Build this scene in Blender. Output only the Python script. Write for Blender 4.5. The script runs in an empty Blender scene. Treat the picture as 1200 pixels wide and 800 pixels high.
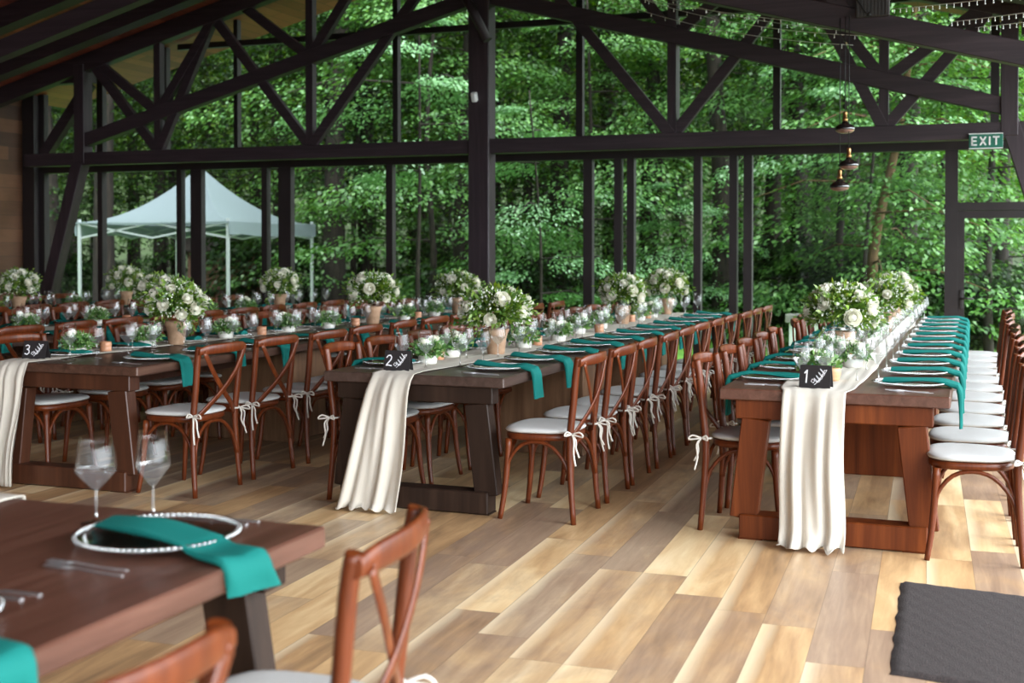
import bpy, bmesh, math, random
import numpy as np
from mathutils import Vector, Matrix
random.seed(7)
RNG = np.random.default_rng(7)
PI = math.pi
SC = bpy.context.scene
COL = SC.collection

# ------------------------------------------------------------------ helpers
class MB:
    """collects shapes and links them as ONE mesh object"""
    def __init__(s):
        s.v, s.f, s.m, s.sm = [], [], [], []
    def add(s, vs, fs, mi=0, smooth=True):
        n = len(s.v)
        s.v += [tuple(p) for p in vs]
        for f in fs:
            s.f.append(tuple(i + n for i in f)); s.m.append(mi); s.sm.append(smooth)
    def box(s, c, d, rot=None, mi=0, bev=0.0):
        x, y, z = d[0] / 2, d[1] / 2, d[2] / 2
        if bev > 0:
            b = min(bev, x * .9, y * .9, z * .9)
            vs, idx = [], {}
            for sx in (-1, 1):
                for sy in (-1, 1):
                    for sz in (-1, 1):
                        for k, p in enumerate(((x - b, y - b, z), (x - b, y, z - b), (x, y - b, z - b))):
                            idx[(sx, sy, sz, k)] = len(vs)
                            vs.append(Vector((p[0] * sx, p[1] * sy, p[2] * sz)))
            I = lambda a, b_, c_, k: idx[(a, b_, c_, k)]
            fs = []
            for t in (-1, 1):
                fs.append([I(a, b_, t, 0) for a, b_ in ((-1, -1), (1, -1), (1, 1), (-1, 1))])
                fs.append([I(a, t, b_, 1) for a, b_ in ((-1, -1), (1, -1), (1, 1), (-1, 1))])
                fs.append([I(t, a, b_, 2) for a, b_ in ((-1, -1), (1, -1), (1, 1), (-1, 1))])
                for u in (-1, 1):
                    fs.append([I(-1, t, u, 0), I(1, t, u, 0), I(1, t, u, 1), I(-1, t, u, 1)])
                    fs.append([I(t, -1, u, 0), I(t, 1, u, 0), I(t, 1, u, 2), I(t, -1, u, 2)])
                    fs.append([I(t, u, -1, 1), I(t, u, 1, 1), I(t, u, 1, 2), I(t, u, -1, 2)])
            for a in (-1, 1):
                for b_ in (-1, 1):
                    for c_ in (-1, 1):
                        fs.append([I(a, b_, c_, k) for k in range(3)])
        else:
            vs = [Vector((a * x, b_ * y, c_ * z)) for a in (-1, 1) for b_ in (-1, 1) for c_ in (-1, 1)]
            fs = [(0, 1, 3, 2), (4, 6, 7, 5), (0, 4, 5, 1), (2, 3, 7, 6), (0, 2, 6, 4), (1, 5, 7, 3)]
        if rot is not None:
            vs = [rot @ p for p in vs]
        c = Vector(c)
        s.add([p + c for p in vs], fs, mi, False)
    def beam(s, p0, p1, w, h, up=(0, 0, 1), mi=0, bev=0.0):
        """rectangular bar; h is measured along 'up', w across it"""
        p0, p1 = Vector(p0), Vector(p1)
        d = (p1 - p0); L = d.length; d.normalize()
        u = Vector(up); u = (u - d * u.dot(d)).normalized()
        r = u.cross(d)
        M = Matrix((d, r, u)).transposed()
        s.box((p0 + p1) / 2, (L, w, h), M, mi, bev)
    def sweep(s, pts, rad, n=8, flat=None, up=(0, 0, 1), cap=True, mi=0, closed=False):
        """tube along pts; rad number or list; flat=(a,b) makes an elliptic/flat section a along side, b along up"""
        P = [Vector(p) for p in pts]; N = len(P)
        R = rad if isinstance(rad, (list, tuple)) else [rad] * N
        vs, fs = [], []
        side = None
        for i in range(N):
            if closed:
                t = P[(i + 1) % N] - P[i - 1]
            else:
                t = P[min(i + 1, N - 1)] - P[max(i - 1, 0)]
            t.normalize()
            if side is None:
                u = Vector(up)
                if abs(t.dot(u)) > .97: u = Vector((1, 0, 0)) if abs(t.x) < .9 else Vector((0, 1, 0))
                side = t.cross(u).normalized()
            side = (side - t * side.dot(t)).normalized()
            uu = side.cross(t)
            a, b = (flat if flat else (1, 1))
            for k in range(n):
                an = 2 * PI * (k + .5) / n
                ca, sa = math.cos(an), math.sin(an)
                if flat and n == 4:
                    ca, sa = (1 if ca > 0 else -1), (1 if sa > 0 else -1)
                vs.append(P[i] + side * (ca * R[i] * a) + uu * (sa * R[i] * b))
        M = N if closed else N - 1
        for i in range(M):
            j = (i + 1) % N
            for k in range(n):
                k2 = (k + 1) % n
                fs.append((i * n + k, i * n + k2, j * n + k2, j * n + k))
        s.add(vs, fs, mi, n > 4)
        if cap and not closed:
            b0 = len(s.v) - len(vs)
            s.f.append(tuple(b0 + k for k in range(n))[::-1]); s.m.append(mi); s.sm.append(False)
            s.f.append(tuple(b0 + (N - 1) * n + k for k in range(n))); s.m.append(mi); s.sm.append(False)
    def lathe(s, prof, n=20, c=(0, 0, 0), mi=0, smooth=True):
        vs, fs = [], []
        for r, z in prof:
            for k in range(n):
                a = 2 * PI * k / n
                vs.append((c[0] + r * math.cos(a), c[1] + r * math.sin(a), c[2] + z))
        for i in range(len(prof) - 1):
            for k in range(n):
                k2 = (k + 1) % n
                fs.append((i * n + k, i * n + k2, (i + 1) * n + k2, (i + 1) * n + k))
        s.add(vs, fs, mi, smooth)
    def grid(s, fn, nu, nv, mi=0, smooth=True):
        vs = [fn(i / nu, j / nv) for i in range(nu + 1) for j in range(nv + 1)]
        fs = [(i * (nv + 1) + j, (i + 1) * (nv + 1) + j, (i + 1) * (nv + 1) + j + 1, i * (nv + 1) + j + 1)
              for i in range(nu) for j in range(nv)]
        s.add(vs, fs, mi, smooth)
    def ball(s, c, r, n=8, m=5, sc=(1, 1, 1), mi=0):
        vs, fs = [], []
        for i in range(m + 1):
            th = PI * i / m
            for k in range(n):
                a = 2 * PI * k / n
                vs.append((c[0] + r * sc[0] * math.sin(th) * math.cos(a), c[1] + r * sc[1] * math.sin(th) * math.sin(a),
                           c[2] + r * sc[2] * math.cos(th)))
        for i in range(m):
            for k in range(n):
                k2 = (k + 1) % n
                fs.append((i * n + k, (i + 1) * n + k, (i + 1) * n + k2, i * n + k2))
        s.add(vs, fs, mi)
    def build(s, name, mats, parent=None, loc=(0, 0, 0), rotz=0.0):
        me = bpy.data.meshes.new(name)
        me.from_pydata([tuple(p) for p in s.v], [], s.f)
        if not isinstance(mats, (list, tuple)): mats = [mats]
        for m in mats: me.materials.append(m)
        me.polygons.foreach_set('material_index', s.m)
        me.polygons.foreach_set('use_smooth', s.sm)
        me.validate()
        bmx = bmesh.new(); bmx.from_mesh(me); bmesh.ops.recalc_face_normals(bmx, faces=bmx.faces); bmx.to_mesh(me); bmx.free()
        o = bpy.data.objects.new(name, me); COL.objects.link(o)
        o.location = loc; o.rotation_euler = (0, 0, rotz)
        if parent: o.parent = parent
        return o

def mesh_np(name, V, Fq, mats, midx=None, parent=None, loc=(0, 0, 0), rotz=0, smooth=False):
    """fast quad mesh from arrays"""
    me = bpy.data.meshes.new(name)
    nq = len(Fq)
    me.vertices.add(len(V)); me.vertices.foreach_set('co', np.asarray(V, np.float32).ravel())
    me.loops.add(nq * 4); me.loops.foreach_set('vertex_index', np.asarray(Fq, np.int32).ravel())
    me.polygons.add(nq)
    me.polygons.foreach_set('loop_start', np.arange(0, nq * 4, 4, dtype=np.int32))
    if not isinstance(mats, (list, tuple)): mats = [mats]
    for m in mats: me.materials.append(m)
    if midx is not None: me.polygons.foreach_set('material_index', np.asarray(midx, np.int32))
    if smooth: me.polygons.foreach_set('use_smooth', np.ones(nq, bool))
    me.update(calc_edges=True)
    o = bpy.data.objects.new(name, me); COL.objects.link(o)
    o.location = loc; o.rotation_euler = (0, 0, rotz)
    if parent: o.parent = parent
    return o

def tag(o, label=None, cat=None, group=None, kind=None):
    if label: o['label'] = label
    if cat: o['category'] = cat
    if group: o['group'] = group
    if kind: o['kind'] = kind
    return o

def thing(name, label, cat, loc=(0, 0, 0), rotz=0.0, group=None):
    o = bpy.data.objects.new(name, None); COL.objects.link(o)
    o.empty_display_size = .1
    o.location = loc; o.rotation_euler = (0, 0, rotz)
    return tag(o, label, cat, group)

def struct_root(name, loc=(0, 0, 0)):
    o = bpy.data.objects.new(name, None); COL.objects.link(o); o.empty_display_size = .1
    o.location = loc; o['kind'] = 'structure'
    return o

def struct(o):
    o['kind'] = 'structure'; return o

KIDS = {}
def kids(o):
    return [c for c in o.children]
def dup(root, loc, rotz=0.0, label=None, group=None, scale=None):
    r = root.copy(); COL.objects.link(r)
    r.location = loc; r.rotation_euler = (0, 0, rotz)
    if scale is not None: r.scale = (scale,) * 3 if not isinstance(scale, tuple) else scale
    if label: r['label'] = label
    if group: r['group'] = group
    for ch in TREE(root):
        c = ch.copy(); COL.objects.link(c); c.parent = r
        for g in TREE(ch):
            d = g.copy(); COL.objects.link(d); d.parent = c
    return r
_T = {}
def TREE(o):
    k = o.name
    if k not in _T: _T[k] = list(o.children)
    return _T[k]

class Maker:
    """first call moves the prototype itself, later calls copy it"""
    def __init__(s, proto): s.p = proto; s.used = False; TREE(proto); [TREE(c) for c in TREE(proto)]
    def __call__(s, loc, rotz=0.0, label=None, group=None, scale=None):
        if not s.used:
            s.used = True; o = s.p
            o.location = loc; o.rotation_euler = (0, 0, rotz)
            if scale is not None: o.scale = (scale,) * 3 if not isinstance(scale, tuple) else scale
            tag(o, label, None, group); return o
        return dup(s.p, loc, rotz, label, group, scale)

ORD = ['nearest', 'second', 'third', 'fourth', 'fifth', 'sixth', 'seventh', 'eighth', 'ninth', 'tenth', 'eleventh', 'twelfth']

# ------------------------------------------------------------------ materials
class NT:
    def __init__(s, name):
        s.m = bpy.data.materials.new(name); s.m.use_nodes = True
        s.t = s.m.node_tree; s.t.nodes.clear()
        s.out = s.n('ShaderNodeOutputMaterial')
    def n(s, typ, **kw):
        nd = s.t.nodes.new(typ)
        for k, v in kw.items():
            if k.startswith('i_'):
                key = k[2:]
                nd.inputs[int(key) if key.isdigit() else key.replace('_', ' ')].default_value = v
            else: setattr(nd, k, v)
        return nd
    def l(s, a, ao, b, bi): s.t.links.new(a.outputs[ao], b.inputs[bi])
    def ramp(s, stops, interp='LINEAR'):
        r = s.n('ShaderNodeValToRGB'); e = r.color_ramp; e.interpolation = interp
        while len(e.elements) < len(stops): e.elements.new(.5)
        for k, (p, c) in enumerate(stops):
            e.elements[k].position = p; e.elements[k].color = (*c, 1)
        return r

def M_simple(name, col, rough=.5, spec=.5, metal=0., noise=None, nscale=(8, 8, 8), bump=0., coat=0., trans=0., sss=0.):
    t = NT(name)
    p = t.n('ShaderNodeBsdfPrincipled', i_Base_Color=(*col, 1), i_Roughness=rough, i_Metallic=metal)
    p.inputs['Specular IOR Level'].default_value = spec
    p.inputs['Coat Weight'].default_value = coat
    if coat: p.inputs['Coat Roughness'].default_value = .15
    t.l(p, 0, t.out, 0)
    if noise or bump:
        tc = t.n('ShaderNodeTexCoord'); mp = t.n('ShaderNodeMapping'); mp.inputs['Scale'].default_value = nscale
        t.l(tc, 'Object', mp, 'Vector')
        nz = t.n('ShaderNodeTexNoise', i_Scale=1.0, i_Detail=6.0, i_Roughness=.6)
        t.l(mp, 0, nz, 'Vector')
        if noise:
            r = t.ramp([(.28, noise[0]), (.5, col), (.74, noise[1])])
            t.l(nz, 'Fac', r, 'Fac'); t.l(r, 0, p, 'Base Color')
        if bump:
            b = t.n('ShaderNodeBump', i_Strength=bump, i_Distance=.01)
            t.l(nz, 'Fac', b, 'Height'); t.l(b, 0, p, 'Normal')
    return t.m

def M_wood(name, c0, c1, c2, rough=.4, axis='Y', scale=1., coat=0., spec=.5):
    """streaky wood; grain runs along an object axis"""
    t = NT(name)
    p = t.n('ShaderNodeBsdfPrincipled', i_Roughness=rough); p.inputs['Specular IOR Level'].default_value = spec
    p.inputs['Coat Weight'].default_value = coat; p.inputs['Coat Roughness'].default_value = .2
    t.l(p, 0, t.out, 0)
    tc = t.n('ShaderNodeTexCoord'); mp = t.n('ShaderNodeMapping')
    s = {'X': (1.2, 22, 22), 'Y': (22, 1.2, 22), 'Z': (22, 22, 1.2)}[axis]
    mp.inputs['Scale'].default_value = tuple(k * scale for k in s)
    t.l(tc, 'Object', mp, 'Vector')
    nz = t.n('ShaderNodeTexNoise', i_Scale=1., i_Detail=8., i_Roughness=.65, i_Distortion=.6)
    t.l(mp, 0, nz, 'Vector')
    r = t.ramp([(.3, c0), (.5, c1), (.72, c2)])
    t.l(nz, 'Fac', r, 'Fac'); t.l(r, 0, p, 'Base Color')
    b = t.n('ShaderNodeBump', i_Strength=.15, i_Distance=.004)
    t.l(nz, 'Fac', b, 'Height'); t.l(b, 0, p, 'Normal')
    return t.m

def M_planks(name, stops, w, length, rot=0., rough=.4, seam=.012, axis='Y', grain=True, spec=.5):
    """long boards: one random tone per board, grain along the board, thin dark joints"""
    t = NT(name)
    p = t.n('ShaderNodeBsdfPrincipled', i_Roughness=rough); p.inputs['Specular IOR Level'].default_value = spec
    t.l(p, 0, t.out, 0)
    tc = t.n('ShaderNodeTexCoord'); mp = t.n('ShaderNodeMapping')
    mp.inputs['Rotation'].default_value = (0, 0, rot)
    t.l(tc, 'Object', mp, 'Vector')
    sp = t.n('ShaderNodeSeparateXYZ'); t.l(mp, 0, sp, 0)
    across, along = {'Y': ('X', 'Y'), 'ZY': ('Z', 'Y'), 'ZX': ('Z', 'X')}[axis]
    def math_(op, a, b=None):
        nd = t.n('ShaderNodeMath', operation=op)
        for k, v in enumerate((a, b)):
            if v is None: continue
            if isinstance(v, (int, float)): nd.inputs[k].default_value = v
            else: t.l(v[0], v[1], nd, k)
        return (nd, 0)
    xw = math_('DIVIDE', (sp, across), w)
    row = math_('FLOOR', xw)
    wn0 = t.n('ShaderNodeTexWhiteNoise', noise_dimensions='1D'); t.l(row[0], 0, wn0, 'W')
    yl = math_('ADD', math_('DIVIDE', (sp, along), length), math_('MULTIPLY', (wn0, 'Value'), 7.3))
    colm = math_('FLOOR', yl)
    cb = t.n('ShaderNodeCombineXYZ'); t.l(row[0], 0, cb, 0); t.l(colm[0], 0, cb, 1)
    wn = t.n('ShaderNodeTexWhiteNoise', noise_dimensions='2D'); t.l(cb, 0, wn, 'Vector')
    # grain
    gm = t.n('ShaderNodeMapping')
    gm.inputs['Scale'].default_value = {'Y': (16, 1.6, 1), 'ZY': (1, 1.6, 16), 'ZX': (1.6, 1, 16)}[axis]
    add = t.n('ShaderNodeVectorMath', operation='ADD'); sc = t.n('ShaderNodeVectorMath', operation='SCALE'); sc.inputs['Scale'].default_value = 31.
    t.l(wn, 'Color', sc, 0); t.l(mp, 0, add, 0); t.l(sc, 0, add, 1)
    t.l(add, 0, gm, 'Vector')
    nz = t.n('ShaderNodeTexNoise', i_Scale=1., i_Detail=7., i_Roughness=.62, i_Distortion=.9)
    t.l(gm, 0, nz, 'Vector')
    big = t.n('ShaderNodeTexNoise', i_Scale=3.2, i_Detail=3., i_Roughness=.5)
    t.l(add, 0, big, 'Vector')
    f = math_('ADD', math_('MULTIPLY', (wn, 'Value'), .62), math_('MULTIPLY', (nz, 'Fac'), .34 if grain else .1))
    f = math_('ADD', f, math_('MULTIPLY', (big, 'Fac'), .42))
    f = math_('SUBTRACT', f, .2)
    r = t.ramp(stops); t.l(f[0], 0, r, 'Fac')
    # joints
    fx = math_('FRACT', xw); fy = math_('FRACT', yl)
    ex = math_('MINIMUM', fx, math_('SUBTRACT', 1., fx)); ey = math_('MINIMUM', fy, math_('SUBTRACT', 1., fy))
    jx = math_('LESS_THAN', ex, seam * .5); jy = math_('LESS_THAN', ey, seam * .5 * w / length)
    j = math_('MULTIPLY', math_('MAXIMUM', jx, jy), .55)
    mx = t.n('ShaderNodeMix', data_type='RGBA'); mx.inputs[7].default_value = (.03, .02, .013, 1)
    t.l(j[0], 0, mx, 0); t.l(r, 0, mx, 6); t.l(mx, 2, p, 'Base Color')
    b = t.n('ShaderNodeBump', i_Strength=.12, i_Distance=.003)
    t.l(nz, 'Fac', b, 'Height'); t.l(b, 0, p, 'Normal')
    return t.m

def M_leaf(name, stops, transl=.35, gloss=.06, tcol=None):
    t = NT(name)
    g = t.n('ShaderNodeNewGeometry')
    r = t.ramp(stops); t.l(g, 'Random Per Island', r, 'Fac')
    d = t.n('ShaderNodeBsdfDiffuse'); tr = t.n('ShaderNodeBsdfTranslucent'); gl = t.n('ShaderNodeBsdfGlossy', i_Roughness=.45)
    t.l(r, 0, d, 'Color')
    hs = t.n('ShaderNodeHueSaturation', i_Hue=.48, i_Saturation=1.15, i_Value=1.3)
    t.l(r, 0, hs, 'Color'); t.l(hs, 0, tr, 'Color')
    m1 = t.n('ShaderNodeMixShader', i_0=transl); t.l(d, 0, m1, 1); t.l(tr, 0, m1, 2)
    m2 = t.n('ShaderNodeMixShader', i_0=gloss); t.l(m1, 0, m2, 1); t.l(gl, 0, m2, 2)
    t.l(m2, 0, t.out, 0)
    return t.m

def M_thin_glass(name, tint=(1, 1, 1), f0=.04, power=4., rough=0.):
    """clear sheet: mirror-like only at grazing angles"""
    t = NT(name)
    tr = t.n('ShaderNodeBsdfTransparent', i_Color=(*tint, 1)); gl = t.n('ShaderNodeBsdfGlossy', i_Roughness=rough)
    lw = t.n('ShaderNodeLayerWeight', i_Blend=.5)
    pw = t.n('ShaderNodeMath', operation='POWER', i_1=power); t.l(lw, 'Facing', pw, 0)
    mu = t.n('ShaderNodeMath', operation='MULTIPLY_ADD', i_1=1 - f0, i_2=f0); mu.use_clamp = True
    t.l(pw, 0, mu, 0)
    m = t.n('ShaderNodeMixShader'); t.l(mu, 0, m, 0); t.l(tr, 0, m, 1); t.l(gl, 0, m, 2)
    t.l(m, 0, t.out, 0)
    return t.m

def M_cloth(name, col, transl=.2, rough=.9, weave=260.):
    t = NT(name)
    d = t.n('ShaderNodeBsdfPrincipled', i_Base_Color=(*col, 1), i_Roughness=rough)
    d.inputs['Specular IOR Level'].default_value = .15
    tr = t.n('ShaderNodeBsdfTranslucent', i_Color=(*col, 1))
    m = t.n('ShaderNodeMixShader', i_0=transl); t.l(d, 0, m, 1); t.l(tr, 0, m, 2); t.l(m, 0, t.out, 0)
    tc = t.n('ShaderNodeTexCoord'); nz = t.n('ShaderNodeTexNoise', i_Scale=weave, i_Detail=2.)
    t.l(tc, 'Object', nz, 'Vector')
    n2 = t.n('ShaderNodeTexNoise', i_Scale=26., i_Detail=3.); t.l(tc, 'Object', n2, 'Vector')
    ad = t.n('ShaderNodeMath', operation='ADD'); t.l(nz, 'Fac', ad, 0); t.l(n2, 'Fac', ad, 1)
    b = t.n('ShaderNodeBump', i_Strength=.25, i_Distance=.003); t.l(ad, 0, b, 'Height'); t.l(b, 0, d, 'Normal')
    return t.m

MT = {}
def M_floor():
    """rustic laminate: boards of differing tone with smoky grey streaks, orange heart and cream edges"""
    t = NT('floor_boards')
    p = t.n('ShaderNodeBsdfPrincipled', i_Roughness=.36); p.inputs['Specular IOR Level'].default_value = .45
    t.l(p, 0, t.out, 0)
    tc = t.n('ShaderNodeTexCoord'); mp = t.n('ShaderNodeMapping'); mp.inputs['Rotation'].default_value = (0, 0, math.radians(-2.0))
    t.l(tc, 'Object', mp, 'Vector'); sp = t.n('ShaderNodeSeparateXYZ'); t.l(mp, 0, sp, 0)
    def M(op, a, b=None, c=None, clamp=False):
        nd = t.n('ShaderNodeMath', operation=op); nd.use_clamp = clamp
        for k_, v in enumerate((a, b, c)):
            if v is None: continue
            if isinstance(v, (int, float)): nd.inputs[k_].default_value = v
            else: t.l(v[0], v[1], nd, k_)
        return (nd, 0)
    W, L = .2, 1.28
    xw = M('DIVIDE', (sp, 'X'), W); row = M('FLOOR', xw)
    w0 = t.n('ShaderNodeTexWhiteNoise', noise_dimensions='1D'); t.l(row[0], 0, w0, 'W')
    yl = M('ADD', M('DIVIDE', (sp, 'Y'), L), M('MULTIPLY', (w0, 'Value'), 7.3)); cl = M('FLOOR', yl)
    cb = t.n('ShaderNodeCombineXYZ'); t.l(row[0], 0, cb, 0); t.l(cl[0], 0, cb, 1)
    wn = t.n('ShaderNodeTexWhiteNoise', noise_dimensions='2D'); t.l(cb, 0, wn, 'Vector')
    sc = t.n('ShaderNodeVectorMath', operation='SCALE'); sc.inputs['Scale'].default_value = 37.; t.l(wn, 'Color', sc, 0)
    ad = t.n('ShaderNodeVectorMath', operation='ADD'); t.l(mp, 0, ad, 0); t.l(sc, 0, ad, 1)
    def nz(scale, det, rough, dist):
        m = t.n('ShaderNodeMapping'); m.inputs['Scale'].default_value = scale; t.l(ad, 0, m, 'Vector')
        n_ = t.n('ShaderNodeTexNoise', i_Scale=1., i_Detail=det, i_Roughness=rough, i_Distortion=dist); t.l(m, 0, n_, 'Vector'); return (n_, 'Fac')
    grain = nz((34, 2.2, 1), 7., .65, .8)
    smoke = nz((7.5, 1.3, 1), 4., .55, .5)
    smoke2 = nz((4.5, 2.2, 1), 5., .62, .6)
    sr = t.n('ShaderNodeSeparateColor'); t.l(wn, 'Color', sr, 0)
    f = M('MULTIPLY', (sr, 'Red'), .55)
    f = M('ADD', f, M('MULTIPLY', smoke, 1.0)); f = M('ADD', f, M('MULTIPLY', grain, .30)); f = M('SUBTRACT', f, .42)
    r = t.ramp([(.12, (.22, .132, .072)), (.34, (.44, .262, .128)), (.52, (.60, .385, .192)), (.72, (.76, .545, .30)), (.95, (.88, .70, .44))]); t.l(f[0], 0, r, 'Fac')
    # grey smoky boards
    g = M('MULTIPLY', M('SUBTRACT', M('ADD', M('MULTIPLY', (sr, 'Green'), .75), M('MULTIPLY', smoke2, .9)), .66), 2.2, None, True)
    gr_ = t.ramp([(.2, (.17, .112, .082)), (.5, (.30, .205, .148)), (.8, (.46, .33, .23))]); t.l(M('ADD', M('MULTIPLY', grain, .6), M('MULTIPLY', smoke, .4))[0], 0, gr_, 'Fac')
    m1 = t.n('ShaderNodeMix', data_type='RGBA'); t.l(M('MULTIPLY', g, .85)[0], 0, m1, 0); t.l(r, 0, m1, 6); t.l(gr_, 0, m1, 7)
    # cream sapwood along one edge of some boards
    fx = M('FRACT', xw); edge = M('SUBTRACT', 1., M('DIVIDE', M('ADD', fx, M('MULTIPLY', M('SUBTRACT', smoke, .5), .5)), .30), None, True)
    some = M('GREATER_THAN', (sr, 'Blue'), .68)
    m2 = t.n('ShaderNodeMix', data_type='RGBA'); m2.inputs[7].default_value = (.90, .74, .50, 1)
    t.l(M('MULTIPLY', M('MULTIPLY', edge, some), .6)[0], 0, m2, 0); t.l(m1, 2, m2, 6)
    fy = M('FRACT', yl)
    ex = M('MINIMUM', fx, M('SUBTRACT', 1., fx)); ey = M('MINIMUM', fy, M('SUBTRACT', 1., fy))
    jj = M('MULTIPLY', M('MAXIMUM', M('LESS_THAN', ex, .008), M('LESS_THAN', ey, .0013)), .45)
    m3 = t.n('ShaderNodeMix', data_type='RGBA'); m3.inputs[7].default_value = (.06, .04, .03, 1); t.l(jj[0], 0, m3, 0); t.l(m2, 2, m3, 6)
    t.l(m3, 2, p, 'Base Color')
    b_ = t.n('ShaderNodeBump', i_Strength=.10, i_Distance=.003); t.l(grain[0], 'Fac', b_, 'Height'); t.l(b_, 0, p, 'Normal')
    return t.m
MT['floor'] = M_floor()
MT['ceil'] = M_planks('ceiling_boards', [(.1, (.15, .032, .018)), (.5, (.27, .060, .036)), (.9, (.38, .095, .055))], .16, 4., rough=.6, seam=.08)
MT['wallwood'] = M_planks('wall_boards', [(.1, (.045, .019, .010)), (.5, (.10, .044, .021)), (.9, (.18, .08, .038))], .19, 1.6, rough=.6, seam=.05, axis='ZY')
MT['beam'] = M_wood('dark_beam', (.015, .009, .012), (.027, .016, .021), (.046, .029, .036), rough=.55, axis='X')
MT['beamz'] = M_wood('dark_post', (.015, .009, .012), (.027, .016, .021), (.046, .029, .036), rough=.55, axis='Z')
MT['frame'] = M_simple('dark_frame_paint', (.015, .010, .011), .5, noise=((.010, .007, .008), (.023, .017, .018)), nscale=(5, 5, 2))
MT['chair'] = M_wood('chair_wood', (.062, .012, .003), (.106, .021, .0045), (.168, .039, .009), rough=.36, axis='Z', scale=1.4, coat=.06, spec=.32)
MT['cushion'] = M_cloth('cushion_cloth', (.54, .535, .52), transl=0.)
MT['tie'] = M_cloth('tie_cloth', (.70, .66, .60), transl=.1)
MT['runner'] = M_cloth('runner_gauze', (.68, .63, .55), transl=.2)
MT['napkin'] = M_cloth('teal_napkin', (.009, .165, .145), transl=.06, rough=.75)
MT['t1top'] = M_wood('table_top_brown', (.062, .023, .014), (.098, .040, .026), (.145, .065, .045), rough=.36, axis='Y')
MT['t1leg'] = M_wood('table_leg_red', (.060, .011, .002), (.115, .025, .005), (.19, .047, .010), spec=.25, rough=.45, axis='Z', scale=.6)
MT['t2top'] = M_wood('table_top_dark', (.040, .023, .018), (.060, .036, .029), (.092, .060, .050), rough=.33, axis='Y')
MT['t2leg'] = M_wood('table_leg_dark', (.013, .006, .004), (.022, .011, .007), (.038, .020, .013), spec=.25, rough=.5, axis='Z', scale=.6)
MT['t3top'] = M_wood('table_top_worn', (.045, .021, .014), (.078, .036, .024), (.13, .068, .046), rough=.36, axis='Y')
MT['t3leg'] = M_wood('table_leg_brown', (.034, .011, .005), (.058, .019, .009), (.092, .032, .015), rough=.4, axis='Z', scale=.6)
MT['panel'] = M_wood('pedestal_board', (.12, .058, .028), (.19, .098, .05), (.27, .15, .082), rough=.5, axis='Z', scale=.7)
MT['outlet'] = M_simple('outlet_plastic', (.62, .56, .44), .4)
MT['black'] = M_simple('black_card', (.012, .009, .010), .6, noise=((.008, .006, .007), (.02, .016, .017)))
MT['chalk'] = M_simple('chalk_ink', (.82, .82, .86), .8)
MT['glassware'] = M_thin_glass('glassware', f0=.022, power=4.)
_t = NT('glass_painted_refraction'); _a = _t.n('ShaderNodeBsdfTransparent', i_Color=(.96, .98, .98, 1)); _b = _t.n('ShaderNodeBsdfGlossy', i_Roughness=.05); _c = _t.n('ShaderNodeBsdfTranslucent', i_Color=(.9, .93, .95, 1)); _d = _t.n('ShaderNodeBsdfDiffuse', i_Color=(.85, .88, .9, 1))
_m0 = _t.n('ShaderNodeMixShader', i_0=.5); _t.l(_c, 0, _m0, 1); _t.l(_d, 0, _m0, 2)  # whitish share painted in for the bright refraction of the lower bowl
_m1 = _t.n('ShaderNodeMixShader', i_0=.10); _t.l(_a, 0, _m1, 1); _t.l(_m0, 0, _m1, 2)
_m2 = _t.n('ShaderNodeMixShader', i_0=.14); _t.l(_m1, 0, _m2, 1); _t.l(_b, 0, _m2, 2); _t.l(_m2, 0, _t.out, 0); MT['glass_low'] = _t.m
MT['glass_solid'] = M_thin_glass('glass_stem', f0=.22, power=2.)
MT['plate'] = M_thin_glass('charger_glass', tint=(.97, .98, .98), f0=.13, power=2.6)
MT['bead'] = M_thin_glass('glass_bead', tint=(.93, .95, .95), f0=.42, power=2., rough=.1)
MT['steel'] = M_simple('cutlery_steel', (.82, .82, .84), .38, metal=1.)
MT['pane'] = M_thin_glass('window_glass', tint=(.95, .97, .96), f0=.01, power=5.)
MT['ceramic'] = M_simple('white_ceramic', (.70, .68, .63), .35, noise=((.62, .60, .55), (.76, .74, .70)))
MT['kraft'] = M_simple('brown_vase', (.40, .245, .15), .75, noise=((.33, .19, .11), (.48, .31, .2)), nscale=(30, 30, 30))
MT['amber'] = M_simple('copper_votive', (.56, .27, .15), .3, noise=((.46, .2, .1), (.68, .36, .22)), nscale=(40, 40, 12))
MT['wax'] = M_simple('candle_wax', (.85, .78, .66), .5)
MT['woodcup'] = M_simple('pale_wood_cup', (.52, .31, .15), .5, noise=((.42, .23, .1), (.62, .4, .22)), nscale=(4, 4, 60))
MT['leaf'] = M_leaf('bouquet_leaf', [(0, (.045, .11, .018)), (.45, (.11, .23, .03)), (.8, (.22, .36, .05)), (1, (.33, .43, .10))], .25)
MT['leaf2'] = M_leaf('bowl_leaf', [(0, (.05, .14, .04)), (.5, (.13, .30, .07)), (1, (.30, .46, .16))], .25)
MT['petal'] = M_cloth('rose_petal', (.86, .84, .72), transl=.25, rough=.6, weave=60)
MT['filler'] = M_leaf('small_white_flowers', [(0, (.55, .60, .46)), (.5, (.8, .82, .72)), (1, (.9, .9, .84))], .2, .02)
MT['brass'] = M_simple('aged_brass', (.55, .30, .12), .35, metal=1.)
MT['smoke'] = M_simple('smoked_black_glass', (.012, .010, .010), .08, spec=.9)
MT['lampin'] = M_simple('copper_inner', (.42, .25, .21), .3, metal=.6)
MT['wire'] = M_simple('white_wire', (.80, .84, .84), .5)
MT['cable'] = M_simple('black_cable', (.01, .01, .01), .6)
MT['mat'] = M_simple('doormat_pile', (.022, .014, .013), .95, noise=((.010, .007, .006), (.045, .031, .029)), nscale=(190, 60, 60), bump=.35)
MT['exit'] = M_simple('exit_green', (.012, .13, .085), .4)
MT['white'] = M_simple('white_plastic', (.8, .8, .8), .4)
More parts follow.
